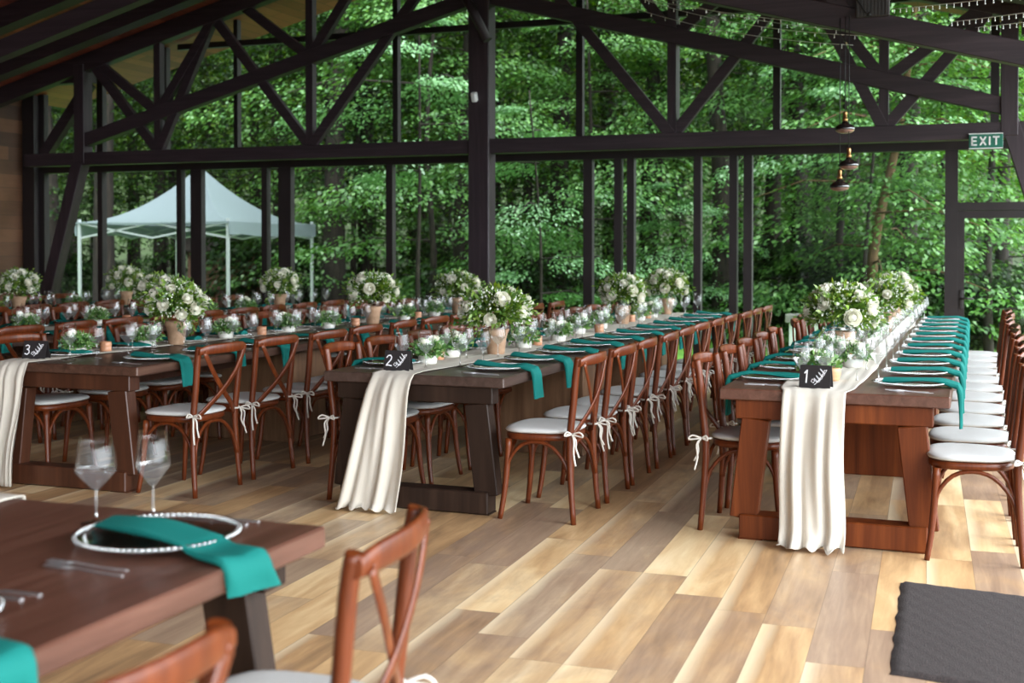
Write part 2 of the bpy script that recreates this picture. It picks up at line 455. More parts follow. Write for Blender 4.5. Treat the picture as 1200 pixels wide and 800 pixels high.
MT['whitewall'] = M_simple('white_render', (.72, .74, .73), .8, noise=((.62, .64, .62), (.78, .8, .79)), nscale=(2, 2, 2))
MT['coping'] = M_simple('grey_coping', (.23, .22, .20), .8, noise=((.15, .14, .13), (.33, .32, .3)), nscale=(6, 6, 6))
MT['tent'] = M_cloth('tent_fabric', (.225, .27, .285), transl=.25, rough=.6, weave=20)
MT['tentpole'] = M_simple('tent_pole', (.55, .58, .6), .35, metal=.5)
MT['bark'] = M_simple('dark_bark', (.020, .014, .010), .95, noise=((.008, .006, .004), (.042, .032, .023)), nscale=(14, 14, 2.5), bump=.7)
MT['barkw'] = M_simple('warm_bark', (.13, .075, .035), .95, noise=((.06, .036, .018), (.22, .14, .07)), nscale=(14, 14, 2.5), bump=.7)
MT['treeleaf'] = M_leaf('tree_leaf', [(0, (.009, .036, .004)), (.4, (.024, .078, .008)), (.8, (.055, .145, .015)), (1, (.115, .24, .028))], .38)
MT['treeleaf_shade'] = M_leaf('shaded_tree_leaf', [(0, (.005, .019, .003)), (.5, (.012, .040, .005)), (1, (.030, .082, .010))], .3)  # darker leaf copy: shade of the deep forest put into the colour
MT['treeleafb'] = M_leaf('bright_tree_leaf', [(0, (.035, .115, .020)), (.5, (.08, .215, .042)), (1, (.16, .34, .08))], .38, .09)
MT['treeleafm'] = M_leaf('pale_beech_leaf', [(0, (.06, .17, .05)), (.5, (.12, .29, .10)), (1, (.22, .43, .18))], .35, .1)
MT['treeleafy'] = M_leaf('yellowish_tree_leaf', [(0, (.03, .09, .01)), (.5, (.075, .17, .018)), (1, (.16, .28, .035))], .42)
MT['grass'] = M_simple('lawn', (.13, .33, .035), .9, noise=((.055, .17, .018), (.22, .44, .06)), nscale=(5, 5, 5), bump=.5)
MT['soil'] = M_simple('forest_ground', (.05, .075, .025), .95, noise=((.022, .03, .012), (.07, .13, .035)), nscale=(1.3, 1.3, 1.3), bump=.5)
MT['shed'] = M_planks('shed_boards', [(.1, (.05, .025, .014)), (.5, (.09, .045, .024)), (.9, (.14, .07, .04))], .15, 3., rough=.8, axis='ZX', seam=.05)
MT['ribbed'] = M_simple('grey_ribbed_metal', (.05, .047, .048), .5)

# ------------------------------------------------------------------ camera
F = 1450.; yaw = math.radians(20.596)
cd = bpy.data.cameras.new('camera'); cam = bpy.data.objects.new('camera', cd); COL.objects.link(cam)
cd.sensor_width = 36.; cd.lens = F / 1200 * 36
cam.location = (0, 0, 1.45); cam.rotation_euler = (math.radians(89.0), 0, yaw)
cd.shift_y = -(400 - (290 + F * math.tan(math.radians(1.0)))) / 1200
cd.clip_end = 300
cd.dof.use_dof = True; cd.dof.focus_distance = 6.7; cd.dof.aperture_fstop = 2.8
SC.camera = cam

# ------------------------------------------------------------------ light
w = bpy.data.worlds.new('overcast_sky'); SC.world = w; w.use_nodes = True
wt = w.node_tree; bg = wt.nodes['Background']
bg.inputs[0].default_value = (.88, .95, 1.0, 1)
# overcast sky, brighter over the clearing right of the hall than over the forest
_tc = wt.nodes.new('ShaderNodeTexCoord'); _dp = wt.nodes.new('ShaderNodeVectorMath'); _dp.operation = 'DOT_PRODUCT'
_dp.inputs[1].default_value = Vector((.84, -.14, .46)).normalized()
_nm = wt.nodes.new('ShaderNodeVectorMath'); _nm.operation = 'NORMALIZE'
_mx = wt.nodes.new('ShaderNodeMath'); _mx.operation = 'MAXIMUM'; _mx.inputs[1].default_value = 0
_pw = wt.nodes.new('ShaderNodeMath'); _pw.operation = 'POWER'; _pw.inputs[1].default_value = 1.8
_ma = wt.nodes.new('ShaderNodeMath'); _ma.operation = 'MULTIPLY_ADD'; _ma.inputs[1].default_value = 6.5; _ma.inputs[2].default_value = .34
wt.links.new(_tc.outputs['Generated'], _nm.inputs[0]); wt.links.new(_nm.outputs[0], _dp.inputs[0]); wt.links.new(_dp.outputs['Value'], _mx.inputs[0])
wt.links.new(_mx.outputs[0], _pw.inputs[0]); wt.links.new(_pw.outputs[0], _ma.inputs[0]); wt.links.new(_ma.outputs[0], bg.inputs[1])
SC.view_settings.view_transform = 'Standard'; SC.view_settings.look = 'None'
SC.view_settings.gamma = 1.; SC.view_settings.use_curve_mapping = False
SC.view_settings.exposure = 1.32
cy = SC.cycles
cy.max_bounces = 8; cy.diffuse_bounces = 4; cy.glossy_bounces = 3; cy.transmission_bounces = 4; cy.transparent_max_bounces = 24
cy.use_denoising = True; cy.caustics_reflective = False; cy.caustics_refractive = False
cy.sample_clamp_indirect = 6.

# ------------------------------------------------------------------ hall shell
YG = 14.0; YT = 13.2; XC = -5.33; HW = 5.62
b = MB(); b.box((-5.5, 5.3, -.05), (14.2, 17.5, .1)); struct(b.build('floor', MT['floor']))
def roof_z(x): return 5.44 - .265 * abs(x - XC)
XL, XR = -12.62, 2.1
b = MB()
for xa, xb in ((XL, XC), (XC, XR)):
    za, zb = roof_z(xa), roof_z(xb)
    b.add([(xa, -3.4, za), (xb, -3.4, zb), (xb, 14.9, zb), (xa, 14.9, za),
           (xa, -3.4, za + .12), (xb, -3.4, zb + .12), (xb, 14.9, zb + .12), (xa, 14.9, za + .12)],
          [(3, 2, 1, 0), (4, 5, 6, 7), (0, 1, 5, 4), (2, 3, 7, 6), (0, 4, 7, 3), (1, 2, 6, 5)], 0, False)
struct(b.build('ceiling', MT['ceil']))
b = MB(); b.box((-12.62, 5.3, 1.75), (.12, 17.4, 3.5)); struct(b.build('wall_left', MT['wallwood']))
b = MB(); b.box((-8.4, -3.4, 2.3), (8.3, .12, 4.6)); struct(b.build('wall_back_blocker', MT['wallwood']))  # unseen partial wall, added on the left half to darken that side

# roof trusses
def truss(Y, label, tie, HW=5.62):
    g = 'dark timber roof trusses'
    t = thing('roof_truss', label, 'roof truss', (XC, Y, 0), 0, g)
    W = .15
    zin = lambda x: 4.34 - .268 * abs(x)
    ztop = lambda x: roof_z(XC + x) - .12
    for s in (-1, 1):
        HW = 5.62 if tie or s < 0 else 6.6
        c = MB(); c.beam((0, 0, ztop(0)), (s * 7.1, 0, ztop(7.1)), W, .22, bev=.006); c.build('rafter', MT['beam'], t)
        c = MB(); c.beam((0, 0, zin(0)), (s * (HW + .05), 0, zin(HW + .05)), W * .9, .17, bev=.006); c.build('inner_chord', MT['beam'], t)
        leg = MB()
        leg.box((s * HW, 0, (2.55 + ztop(HW)) / 2), (.16, .18, ztop(HW) - 2.55), bev=.006)
        leg.beam((s * HW, 0, 2.7), (s * (HW + .82), 0, 0.0), .165, .17, up=(1, 0, 0), bev=.006)
        leg.build('column', MT['beamz'], t)
        for k, xn in enumerate((2.23, 4.43)):
            lo = 2.66 if tie else zin(xn)
            v = MB(); v.box((s * xn, 0, (lo + ztop(xn)) / 2), (.095, .10, ztop(xn) - lo)); v.build('king_strut', MT['beamz'], t)
            arms = []
            if tie:
                arms += [((xn, 2.66), (0.12 if k == 0 else 3.6, None)), ((xn, 2.66), (3.6 if k == 0 else 5.45, None))]
            arms += [((xn, zin(xn)), (xn - .85, None)), ((xn, zin(xn)), (xn + .95, None))]
            for q, ((xa, za), (xb, _)) in enumerate(arms):
                yo = (-.012, .006, -.02, .013)[(q + 2 * (s > 0)) % 4]
                c = MB(); c.beam((s * xa, yo, za), (s * xb, yo, ztop(xb) - .05), .082, .115, bev=.004)
                c.build('brace', MT['beam'], t)
    if tie:
        c = MB(); c.beam((-6.52, 0, 2.605), (6.52, 0, 2.605), .16, .165, bev=.006); c.build('tie_beam', MT['beam'], t)
        c = MB(); c.box((0, 0, ztop(0) / 2), (.255, .22, ztop(0)), bev=.01); c.build('center_post', MT['beamz'], t)
        c = MB(); c.sweep([(-.22, -.17, 4.46), (.14, -.17, 3.79)], .055, 10); c.build('diagonal_strut', MT['beamz'], t)
    else:
        c = MB(); c.box((0, 0, (ztop(0) + zin(0)) / 2), (.2, .14, ztop(0) - zin(0) + .1)); c.build('king_strut', MT['beamz'], t)
    return t
truss(YT, 'dark timber truss with centre post in front of the glass gable', True)
truss(9.6, 'dark timber truss nearer than the gable, carrying the pendant lamps', False)
truss(6.0, 'dark timber truss overhead, nearest to the camera', False)

# rafters between the trusses and eave beams
k = 0
for Y in (12.35, 11.1, 8.4, 7.2, 4.8):
    c = MB()
    for s in (-1, 1):
        c.beam((XC, Y, roof_z(XC) - .11), (XC + s * 7.1, Y, roof_z(XC + 7.1) - .11), .2, .22)
    k += 1; struct(c.build('trim_%d' % k, MT['beam']))
c = MB(); c.box((-11.75, YT + .1, 3.68), (1.75, .16, .14)); k += 1; struct(c.build('trim_%d' % k, MT['beam']))
c = MB(); c.box((1.15, YT + .1, 3.62), (1.5, .16, .14)); k += 1; struct(c.build('trim_%d' % k, MT['beam']))
# wall-side brace and corner post at the left end of the gable
c = MB(); c.beam((-11.0, YT + .2, 3.62), (-11.75, YT + .2, 2.7), .1, .15); k += 1; struct(c.build('trim_%d' % k, MT['beam']))
c = MB(); c.box((-12.44, YG - .05, 1.8), (.2, .2, 3.55)); k += 1; struct(c.build('trim_%d' % k, MT['frame']))
# glass gable: head beam, upper transom, mullions
c = MB(); c.box((XC, YG, 2.535), (14.4, .12, .10)); k += 1; struct(c.build('trim_%d' % k, MT['frame']))
c = MB(); c.box((XC, YG, 4.13), (9.4, .07, .075)); k += 1; struct(c.build('trim_%d' % k, MT['frame']))
c = MB(); c.box((XC, YG, .03), (14.4, .12, .06)); k += 1; struct(c.build('trim_%d' % k, MT['frame']))
up_m = [(-12.3, .1), (-11.3, .1), (-10.24, .075), (-9.12, .06), (-8.02, .075), (-6.80, .07), (-5.6, .12), (-4.40, .08), (-3.25, .07), (-2.10, .08), (-.95, .07), (.166, .085), (1.5, .1)]
for x, wd in up_m:
    c = MB(); c.box((x, YG, (2.58 + roof_z(x)) / 2), (wd, .09, roof_z(x) - 2.58)); k += 1; struct(c.build('trim_%d' % k, MT['frame']))
lo_m = [(-12.3, .1), (-11.3, .08), (-10.01, .075), (-9.74, .17), (-8.69, .08), (-8.385, .185), (-6.885, .09), (-5.67, .12), (-4.293, .11), (-3.928, .085), (-3.774, .085), (-2.99, .085), (-2.58, .085), (-2.415, .095), (-.258, .13), (1.0, .1)]
for x, wd in lo_m:
    c = MB(); c.box((x, YG, 1.26), (wd, .10, 2.5)); k += 1; struct(c.build('trim_%d' % k, MT['frame']))
wn = 0
def pane(x0, x1, z0, z1a, z1b):
    global wn
    wn += 1
    c = MB()
    y0, y1 = YG - .004, YG + .004
    c.add([(x0, y0, z0), (x1, y0, z0), (x1, y0, z1b), (x0, y0, z1a)], [(0, 1, 2, 3)], 0, False)
    struct(c.build('window_%d' % wn, MT['pane']))
for (xa, wa), (xb, wb) in zip(up_m[:-1], up_m[1:]):
    pane(xa + wa / 2, xb - wb / 2, 2.585, roof_z(xa) - .01, roof_z(xb) - .01)
for (xa, wa), (xb, wb) in zip(lo_m[:-1], lo_m[1:]):
    if xb - xa > .25 and xa < -.3: pane(xa + wa / 2, xb - wb / 2, .06, 2.485, 2.485)
# glass door at the right
d = struct_root('door_1', (0, 0, 0))
c = MB()
c.box((-.16, YG, .92), (.07, .07, 1.84)); c.box((.93, YG, .92), (.07, .07, 1.84)); c.box((.385, YG, 1.80), (1.02, .07, .08)); c.box((.385, YG, .1), (1.02, .07, .14))
c.build('door_frame', MT['frame'], d)
c = MB(); c.add([(-.125, YG, .17), (.895, YG, .17), (.895, YG, 1.76), (-.125, YG, 1.76)], [(0, 1, 2, 3)], 0, False); c.build('door_glass', MT['pane'], d)
c = MB(); c.box((-.155, YG - .042, .9), (.035, .014, .2), bev=.004); c.sweep([(-.155, YG - .04, .91), (-.155, YG - .09, .91), (-.03, YG - .09, .91)], .011, 8); c.build('door_handle', MT['black'], d)
c = MB(); c.box((.4, YG, 1.885), (1.2, .09, .085)); k += 1; struct(c.build('trim_%d' % k, MT['frame']))
pane(-.19, .95, 1.93, 2.485, 2.485)

# exit sign under the tie beam
def strokes(mb, pts, wdt, org, ux, uz, dep, mi=0):
    ux, uz = Vector(ux), Vector(uz); nrm = ux.cross(uz)
    for line in pts:
        for (a, b_) in zip(line[:-1], line[1:]):
            pa = Vector(org) + ux * a[0] + uz * a[1]; pb = Vector(org) + ux * b_[0] + uz * b_[1]
            dd = (pb - pa)
            if dd.length < 1e-6: continue
            dd.normalize()
            mb.beam(pa - dd * wdt * .35, pb + dd * wdt * .35, dep, wdt, up=nrm.cross(dd), mi=mi)
t = thing('exit_sign', 'green sign reading EXIT hanging under the beam above the glass door', 'sign', (.075, YT - .12, 2.5))
c = MB(); c.box((0, 0, 0), (.315, .025, .15), bev=.004); c.build('sign_panel', MT['exit'], t)
c = MB()
c.box((0, -.002, .072), (.315, .027, .008)); c.box((0, -.002, -.072), (.315, .027, .008)); c.build('sign_border', MT['white'], t)
E_ = [[(.0, 0), (0, 1)], [(0, 1), (.55, 1)], [(0, .5), (.48, .5)], [(0, 0), (.55, 0)]]
X_ = [[(0, 0), (.62, 1)], [(0, 1), (.62, 0)]]
I_ = [[(0, 0), (0, 1)]]
T_ = [[(.33, 0), (.33, 1)], [(0, 1), (.66, 1)]]
c = MB(); H_ = .075; x = -.128
for L_, adv in ((E_, .078), (X_, .085), (I_, .035), (T_, .06)):
    sc_ = [[(p[0] * H_, p[1] * H_) for p in l] for l in L_]
    strokes(c, sc_, .015, (x, -.016, -.0375), (1, 0, 0), (0, 0, 1), .006); x += adv
c.build('lettering', MT['white'], t)
c = MB()
for sx in (-.11, .11): c.box((sx, .0, .085), (.012, .012, .06))
c.build('hanger', MT['black'], t)
# sensor on the post
t = thing('motion_sensor', 'small white sensor fixed to the dark centre post', 'sensor', (XC - .03, YT - .12, 3.16))
c = MB(); c.box((0, -.035, 0), (.065, .07, .11), Matrix.Rotation(.35, 3, 'X'), bev=.012); c.build('housing', MT['white'], t)
c = MB(); c.sweep([(0, .0, .0), (0, -.03, 0)], .014, 8); c.build('bracket', MT['white'], t)

# ribbed metal box on the nearer truss chord
t = thing('metal_box', 'ribbed grey metal box fixed on the nearer truss above the pendant lamps', 'box', (-.73, 9.6 - .105, 3.26))
c = MB(); c.box((0, 0, 0), (.24, .05, .22), bev=.005)
for i in range(9): c.box((-.1 + i * .025, -.03, 0), (.01, .015, .215))
c.build('ribbed_cover', MT['ribbed'], t)
c = MB(); c.sweep([(-.16, -.03, .1), (-.1, -.05, .0), (-.05, -.05, -.08), (-.02, -.05, -.1)], .006, 6); c.ball((-.02, -.05, -.1), .016); c.build('cable', MT['cable'], t)

# pendant lamps
proto = thing('pendant_lamp', 'x', 'lamp', (0, 0, 0), 0, 'black pendant lamps')
c = MB(); c.lathe([(.0, .055), (.018, .055), (.022, .045), (.030, .036), (.052, .026), (.068, .012), (.074, -.002), (.070, -.012)], 24); c.build('shade', MT['smoke'], proto)
c = MB(); c.lathe([(.070, -.012), (.064, -.022), (.045, -.032), (.02, -.037), (.0, -.038)], 24); c.build('lens', MT['lampin'], proto)
c = MB(); c.lathe([(.0, .125), (.012, .125), (.0145, .115), (.0145, .075), (.02, .07), (.02, .055), (0, .055)], 16); c.build('socket', MT['brass'], proto)
mk = Maker(proto)
for (x, z, yy, lab) in ((-.925, 2.335, 9.5, 'black pendant lamp with brass socket, highest of three in the cluster'),
                        (-.893, 2.062, 9.46, 'black pendant lamp with brass socket, middle height in the cluster of three'),
                        (-.965, 1.908, 9.53, 'black pendant lamp with brass socket, lowest of three in the cluster')):
    o = mk((x, yy, z), 0, lab)
    c = MB(); c.sweep([(0, 0, .12), (0, 0, 3.16 - z)], .0035, 6); c.sweep([(0, 0, 3.16 - z), (0, .06, 3.17 - z)], .0035, 6)
    c.build('cable', MT['cable'], o)

# string lights hung between the trusses
def string_light(p0, p1, sag, n, label):
    p0, p1 = Vector(p0), Vector(p1)
    t = thing('string_light', label, 'string lights', p0, 0, 'thin white string lights under the roof')
    P = []
    for i in range(25):
        u = i / 24; q = p0.lerp(p1, u) - p0; q.z -= sag * 4 * u * (1 - u); P.append(q)
    c = MB(); c.sweep(P, .0028, 5); c.build('wire', MT['wire'], t)
    first = None
    for i in range(n):
        u = (i + .5) / n; q = p0.lerp(p1, u) - p0; q.z -= sag * 4 * u * (1 - u)
        if first is None:
            c = MB(); c.sweep([(0, 0, 0), (0, 0, -.02)], .003, 5); c.ball((0, 0, -.026), .0055, 6, 4); o = c.build('bulb', MT['wire'], t); first = o
        else:
            o = first.copy(); COL.objects.link(o); o.parent = t
        o.location = q
sl = [((-4.2, 13.1, 4.36), (-.89, 9.72, 2.985), .13), ((-3.9, 13.1, 4.36), (-.80, 9.72, 3.05), .12), ((-3.66, 13.1, 4.36), (-.95, 9.72, 3.10), .09),
      ((-4.0, 13.1, 4.3), (-1.1, 9.72, 3.15), .03), ((-.6, 9.52, 3.20), (1.1, 6.08, 2.68), .02), ((-.2, 9.52, 3.08), (1.25, 6.08, 2.64), .02), ((-.02, 9.52, 3.03), (1.4, 6.08, 2.60), .02)]
for i, (p0, p1, sg) in enumerate(sl):
    string_light(p0, p1, sg, 18 if i < 4 else 36, 'white string of tiny lights under the roof, ' + ['lowest of the left strands', 'second lowest of the left strands', 'third lowest of the left strands', 'topmost of the left strands', 'topmost of the right strands', 'middle of the right strands', 'lowest of the right strands'][i])

# doormat
def fm(u, v):
    x = -.30 + u * 1.25; y = 4.36 + v * 1.22
    e = min(u, 1 - u, v, 1 - v)
    jx = .003 * math.sin(v * 31) + .002 * math.sin(v * 53); jy = .003 * math.sin(u * 29)
    return (x + (jx if u < .02 or u > .98 else 0) + .05 * (v - 1) * (-.6), y + (jy if v < .02 or v > .98 else 0) - u * .16, .002 if e <= 0 else .014 + .0015 * math.sin(u * 90) * math.sin(v * 60))
c = MB(); c.grid(fm, 60, 60, smooth=True)
tag(c.build('doormat', MT['mat']), 'dark charcoal doormat lying flat on the wooden floor', 'doormat')

# ------------------------------------------------------------------ chair
def smooth_path(pts, n=4):
    P = [Vector(p) for p in pts]; out = []
    for i in range(len(P) - 1):
        p0, p1, p2, p3 = P[max(i - 1, 0)], P[i], P[i + 1], P[min(i + 2, len(P) - 1)]
        for k in range(n):
            t = k / n
            out.append(.5 * ((2 * p1) + (p2 - p0) * t + (2 * p0 - 5 * p1 + 4 * p2 - p3) * t * t + (3 * p1 - p0 - 3 * p2 + p3) * t ** 3))
    out.append(P[-1]); return out

def seat_outline(grow=0., n=40):
    out = []
    for i in range(n):
        a = 2 * PI * i / n
        ca, sa = math.cos(a), math.sin(a)
        e = .62
        x = math.copysign(abs(ca) ** e, ca); y = math.copysign(abs(sa) ** e, sa)
        wv = .212 + .018 * y
        out.append(((wv + grow) * x, -.002 + (.193 + grow) * y))
    return out
def slab(mb, rings, mi=0):
    """rings: list of (outline list, z)"""
    n = len(rings[0][0]); vs = []; fs = []
    for o, z in rings:
        vs += [(p[0], p[1], z) for p in o]
    for i in range(len(rings) - 1):
        for k_ in range(n):
            k2 = (k_ + 1) % n
            fs.append((i * n + k_, i * n + k2, (i + 1) * n + k2, (i + 1) * n + k_))
    fs.append(tuple(range(n))[::-1]); fs.append(tuple((len(rings) - 1) * n + k_ for k_ in range(n)))
    mb.add(vs, fs, mi, True)

def make_chair():
    t = thing('cross_back_chair', 'x', 'chair', (0, 0, 0), 0, 'cross-back chairs at the tables')
    W = MT['chair']
    c = MB(); slab(c, [(seat_outline(-.012), .425), (seat_outline(0), .432), (seat_outline(0), .456), (seat_outline(-.008), .462)]); c.build('seat', W, t)
    c = MB(); slab(c, [(seat_outline(-.02), .462), (seat_outline(.002), .468), (seat_outline(.008), .476), (seat_outline(-.002), .487), (seat_outline(-.03), .493), (seat_outline(-.12), .496)])
    cu = c.build('cushion', MT['cushion'], t)
    for s in (-1, 1):
        c = MB()
        x, y, z = s * .208, -.198, .474
        ring = [(x + .026 * math.cos(a), y + .026 * math.sin(a), z) for a in [2 * PI * i / 10 for i in range(10)]]
        c.sweep(ring, .006, 5, closed=True)
        for q, (dx, dy, L) in enumerate(((.02, -.02, .16), (-.01, -.03, .12))):
            c.sweep(smooth_path([(x + s * .02, y - .02, z), (x + s * .025 + dx * s, y - .04, z - .03), (x + s * .02 + dx * s, y - .03 + dy * .3, z - L * .6), (x + s * .03 + dx * s, y - .03 + dy, z - L)], 3), .0055, 5)
        for q in (-1, 1):
            lp = smooth_path([(x + s * .022, y - .02, z), (x + s * (.03), y - .03 + q * .035, z + .014), (x + s * .035, y - .035 + q * .05, z - .008), (x + s * .022, y - .02, z)], 3)
            c.sweep(lp, .005, 5)
        c.build('tie', MT['tie'], cu)
    for s in (-1, 1):
        c = MB()
        P = smooth_path([(s * .222, -.226, 0), (s * .214, -.208, .22), (s * .205, -.2, .44), (s * .205, -.218, .62), (s * .21, -.236, .80), (s * .212, -.250, .875)], 3)
        c.sweep(P, [.0145 + .0045 * min(1, i / 6) for i in range(len(P))], 8, flat=(1.0, 1.12)); c.build('leg', W, t)
        c = MB()
        P = smooth_path([(s * .19, .148, .43), (s * .194, .157, .28), (s * .204, .172, .12), (s * .216, .190, 0)], 3)
        c.sweep(P, [.0195 - .006 * i / (len(P) - 1) for i in range(len(P))], 8); c.build('leg', W, t)
    # bent top rail
    def rail(u, v):
        x = -.228 + .456 * u
        bow = .042 * (1 - (2 * u - 1) ** 2)
        lift = .012 * (1 - (2 * u - 1) ** 4)
        yb = -.258 - bow
        tz = .030 * (1 - .35 * abs(2 * u - 1) ** 6)
        a = 2 * PI * v
        return (x, yb + .012 * math.cos(a), .848 + lift + tz * math.copysign(abs(math.sin(a)) ** .6, math.sin(a)) - .22 * .012 * math.cos(a))
    c = MB(); c.grid(rail, 20, 14)
    for u in (0, 1):
        vs = [rail(u, j / 14) for j in range(14)]; c.add(vs, [tuple(range(14))], 0, False)
    c.build('top_rail', W, t)
    for s in (-1, 1):
        c = MB()
        P = smooth_path([(s * .196, -.278, .846), (s * .12, -.278, .73), (0, -.262 - s * .006, .615), (-s * .11, -.236, .52), (-s * .185, -.205, .452)], 4)
        c.sweep(P, 1., 4, flat=(.0055, .0155), up=(0, 1, 0)) if False else c.sweep(P, 1., 8, flat=(.0185, .006), up=(0, 1, 0))
        c.ball((s * .192, -.282, .846), .009, 8, 4, (1, .5, 1)); c.build('cross_slat', W, t)
    arches = [[(.2, .162, .2), (.198, .145, .31), (.196, .08, .395), (.196, -.01, .42), (.2, -.1, .395), (.206, -.175, .31), (.208, -.205, .2)],
              [(-.2, .162, .2), (-.198, .145, .31), (-.196, .08, .395), (-.196, -.01, .42), (-.2, -.1, .395), (-.206, -.175, .31), (-.208, -.205, .2)],
              [(-.195, .162, .2), (-.17, .158, .31), (-.09, .152, .4), (0, .15, .42), (.09, .152, .4), (.17, .158, .31), (.195, .162, .2)],
              [(-.206, -.215, .2), (-.18, -.205, .31), (-.1, -.196, .4), (0, -.192, .42), (.1, -.196, .4), (.18, -.205, .31), (.206, -.215, .2)]]
    for A in arches:
        c = MB(); c.sweep(smooth_path(A, 3), .0105, 7); c.build('brace', W, t)
    return t
chair = Maker(make_chair())

# ------------------------------------------------------------------ tables
def make_table(x0, x1, y0, y1, top, leg, label, outlet_x=None, panels=(2.3, 4.6)):
    cx = (x0 + x1) / 2; w_ = x1 - x0; L = y1 - y0
    t = thing('dining_table', label, 'table', (cx, y0, 0), 0, 'long wooden banquet tables')
    c = MB(); c.box((0, L / 2, .722), (w_, L, .056), bev=.006); c.build('tabletop', top, t)
    def frame(y):
        for s in (-1, 1):
            c = MB(); c.beam((s * (w_ * .34), y, .60), (s * (w_ * .395), y, .10), .09, .135, up=(1, 0, 0), bev=.005); c.build('leg', leg, t)
        c = MB(); c.box((0, y, .647), (w_ * .86, .10, .094), bev=.005); c.build('crossbar', leg, t)
        c = MB(); c.box((0, y, .065), (w_ * .82, .13, .12), bev=.006)
        for s in (-1, 1): c.box((s * w_ * .36, y, .0035), (.12, .11, .007))
        c.build('sill', leg, t)
    frame(.075); frame(L - .075)
    c = MB(); c.box((0, L / 2, .62), (.1, L - .38, .09)); c.build('stretcher', leg, t)
    for p in panels:
        c = MB(); c.box((0, p, .345), (w_ * .66, .55, .69), bev=.004); c.build('pedestal', leg if leg is MT['t1leg'] else MT['panel'], t)
    if outlet_x is not None:
        c = MB(); c.box((outlet_x, .085, .655), (.13, .012, .075), bev=.003)
        o = c.build('power_outlet', MT['outlet'], t)
        c = MB()
        for i in range(4):
            for j in (-1, 1): c.box((outlet_x - .042 + i * .028, .078, .655 + j * .018), (.008, .006, .008))
        c.build('socket_hole', MT['black'], o)
    return t
TB = [  # x0, x1, y0, y1
    dict(n='right-hand table with card 1', x=(-1.2, -.112), y=(6.13, 13.0), top='t1top', leg='t1leg', out=None),
    dict(n='middle table with card 2', x=(-3.465, -2.37), y=(6.18, 13.0), top='t2top', leg='t2leg', out=.14),
    dict(n='left table with card 3', x=(-5.68, -4.6), y=(6.0, 12.85), top='t3top', leg='t3leg', out=-.06),
    dict(n='table behind the card 3 table', x=(-7.93, -6.85), y=(6.3, 12.9), top='t3top', leg='t3leg', out=None),
    dict(n='farthest table by the plank wall', x=(-10.2, -9.12), y=(7.2, 12.9), top='t3top', leg='t3leg', out=None)]
TLAB = ['long reddish-brown wooden table at the right with card 1', 'long dark brown wooden table in the middle with card 2',
        'long worn brown wooden table at the left with card 3', 'long wooden table behind the card 3 table, further left',
        'long wooden table farthest left, by the plank wall']
for tb, lab in zip(TB, TLAB):
    make_table(*tb['x'], *tb['y'], MT[tb['top']], MT[tb['leg']], lab, tb['out'])
T4 = dict(x=(-2.95, -1.53), y=(-.4, 2.74))
make_table(*T4['x'], *T4['y'], MT['t1top'], MT['t2leg'], 'brown wooden table in the left foreground, cut off by the frame', None, panels=())

# ------------------------------------------------------------------ runners
def runner(cx, y0, y1, wt, wb, drop, z, label, seed, skew=0., far=False, lean=.0, puddle=.0):
    rnd = random.Random(seed)
    ph = [rnd.uniform(0, 6.28) for _ in range(6)]
    L = y1 - y0
    NT_ = 60; ND = 26
    rows = []
    sgn = -1
    ye = y0
    for i in range(ND + 1):               # hanging part, bottom to top
        s_ = 1 - i / ND
        rows.append(('h', s_))
    for i in range(1, NT_ + 1):
        rows.append(('t', i / NT_))
    nu = len(rows) - 1; nv = 28
    def fn(u, v):
        kind, s_ = rows[int(round(u * nu))]
        q = v - .5
        if kind == 'h':
            ww = wt + (wb - wt) * s_
            x = cx + skew * s_ + q * ww
            am = .006 + .030 * min(1, s_ * 1.6)
            fold = am * (math.sin(q * 10.5 + ph[0] + s_ * .5) + .38 * math.sin(q * 23 + ph[1] - s_ * 1.2))
            y = ye - .014 - .03 * min(1, s_ * 8) - lean * s_ - abs(fold) * 1.0 - .012 * math.sin(s_ * 5 + q * 3 + ph[2])
            zz = z - drop * s_
            if puddle and s_ > .9:
                k_ = (s_ - .9) / .1
                y -= puddle * k_ * (.6 + .4 * math.sin(q * 23 + ph[3])); zz = z - drop * .9 - drop * .1 * min(1, k_ * 1.4)
                zz = max(zz, .008 + .012 * (1 + math.sin(q * 29 + ph[4])) * k_)
            if s_ < .001: y = ye - .008
            return (x + .010 * math.sin(s_ * 6 + ph[5]) * s_, y, zz + (.0 if s_ > .02 else .003))
        x = cx + q * (wt + (.10 * min(1, s_ * 7) if wt < .29 else .03) + .05 * math.sin(s_ * 9 + ph[0]) ** 2) + .028 * math.sin(s_ * 11 + ph[1]) * min(1, s_ * 6)
        rip = .0022 * (1 + math.sin(s_ * L * 9 + q * 14 + ph[2])) + .0015 * (1 + math.sin(q * 40 + s_ * 20))
        return (x, y0 + s_ * L, z + .0025 + rip)
    c = MB(); c.grid(fn, nu, nv)
    o = c.build('table_runner', MT['runner'])
    sd = o.modifiers.new('thickness', 'SOLIDIFY'); sd.thickness = .0018; sd.offset = 1
    return tag(o, label, 'table runner', 'cream gauze table runners')
ZT = .75
runner(-.735, 6.13, 12.95, .30, .31, .745, ZT, 'cream table runner falling to the floor from the table with card 1', 1, skew=-.005, lean=.05, puddle=.08)
runner(-3.02, 6.18, 12.95, .255, .37, .74, ZT, 'cream table runner flaring to the floor from the table with card 2', 2, skew=-.09, lean=.08, puddle=.02)
runner(-5.50, 6.0, 12.8, .215, .23, .735, ZT, 'cream table runner falling to the floor from the table with card 3', 3, skew=-.03, lean=.05)
runner(-7.4, 6.3, 12.85, .26, .28, .6, ZT, 'cream table runner on the table behind the card 3 table', 4, lean=.04)
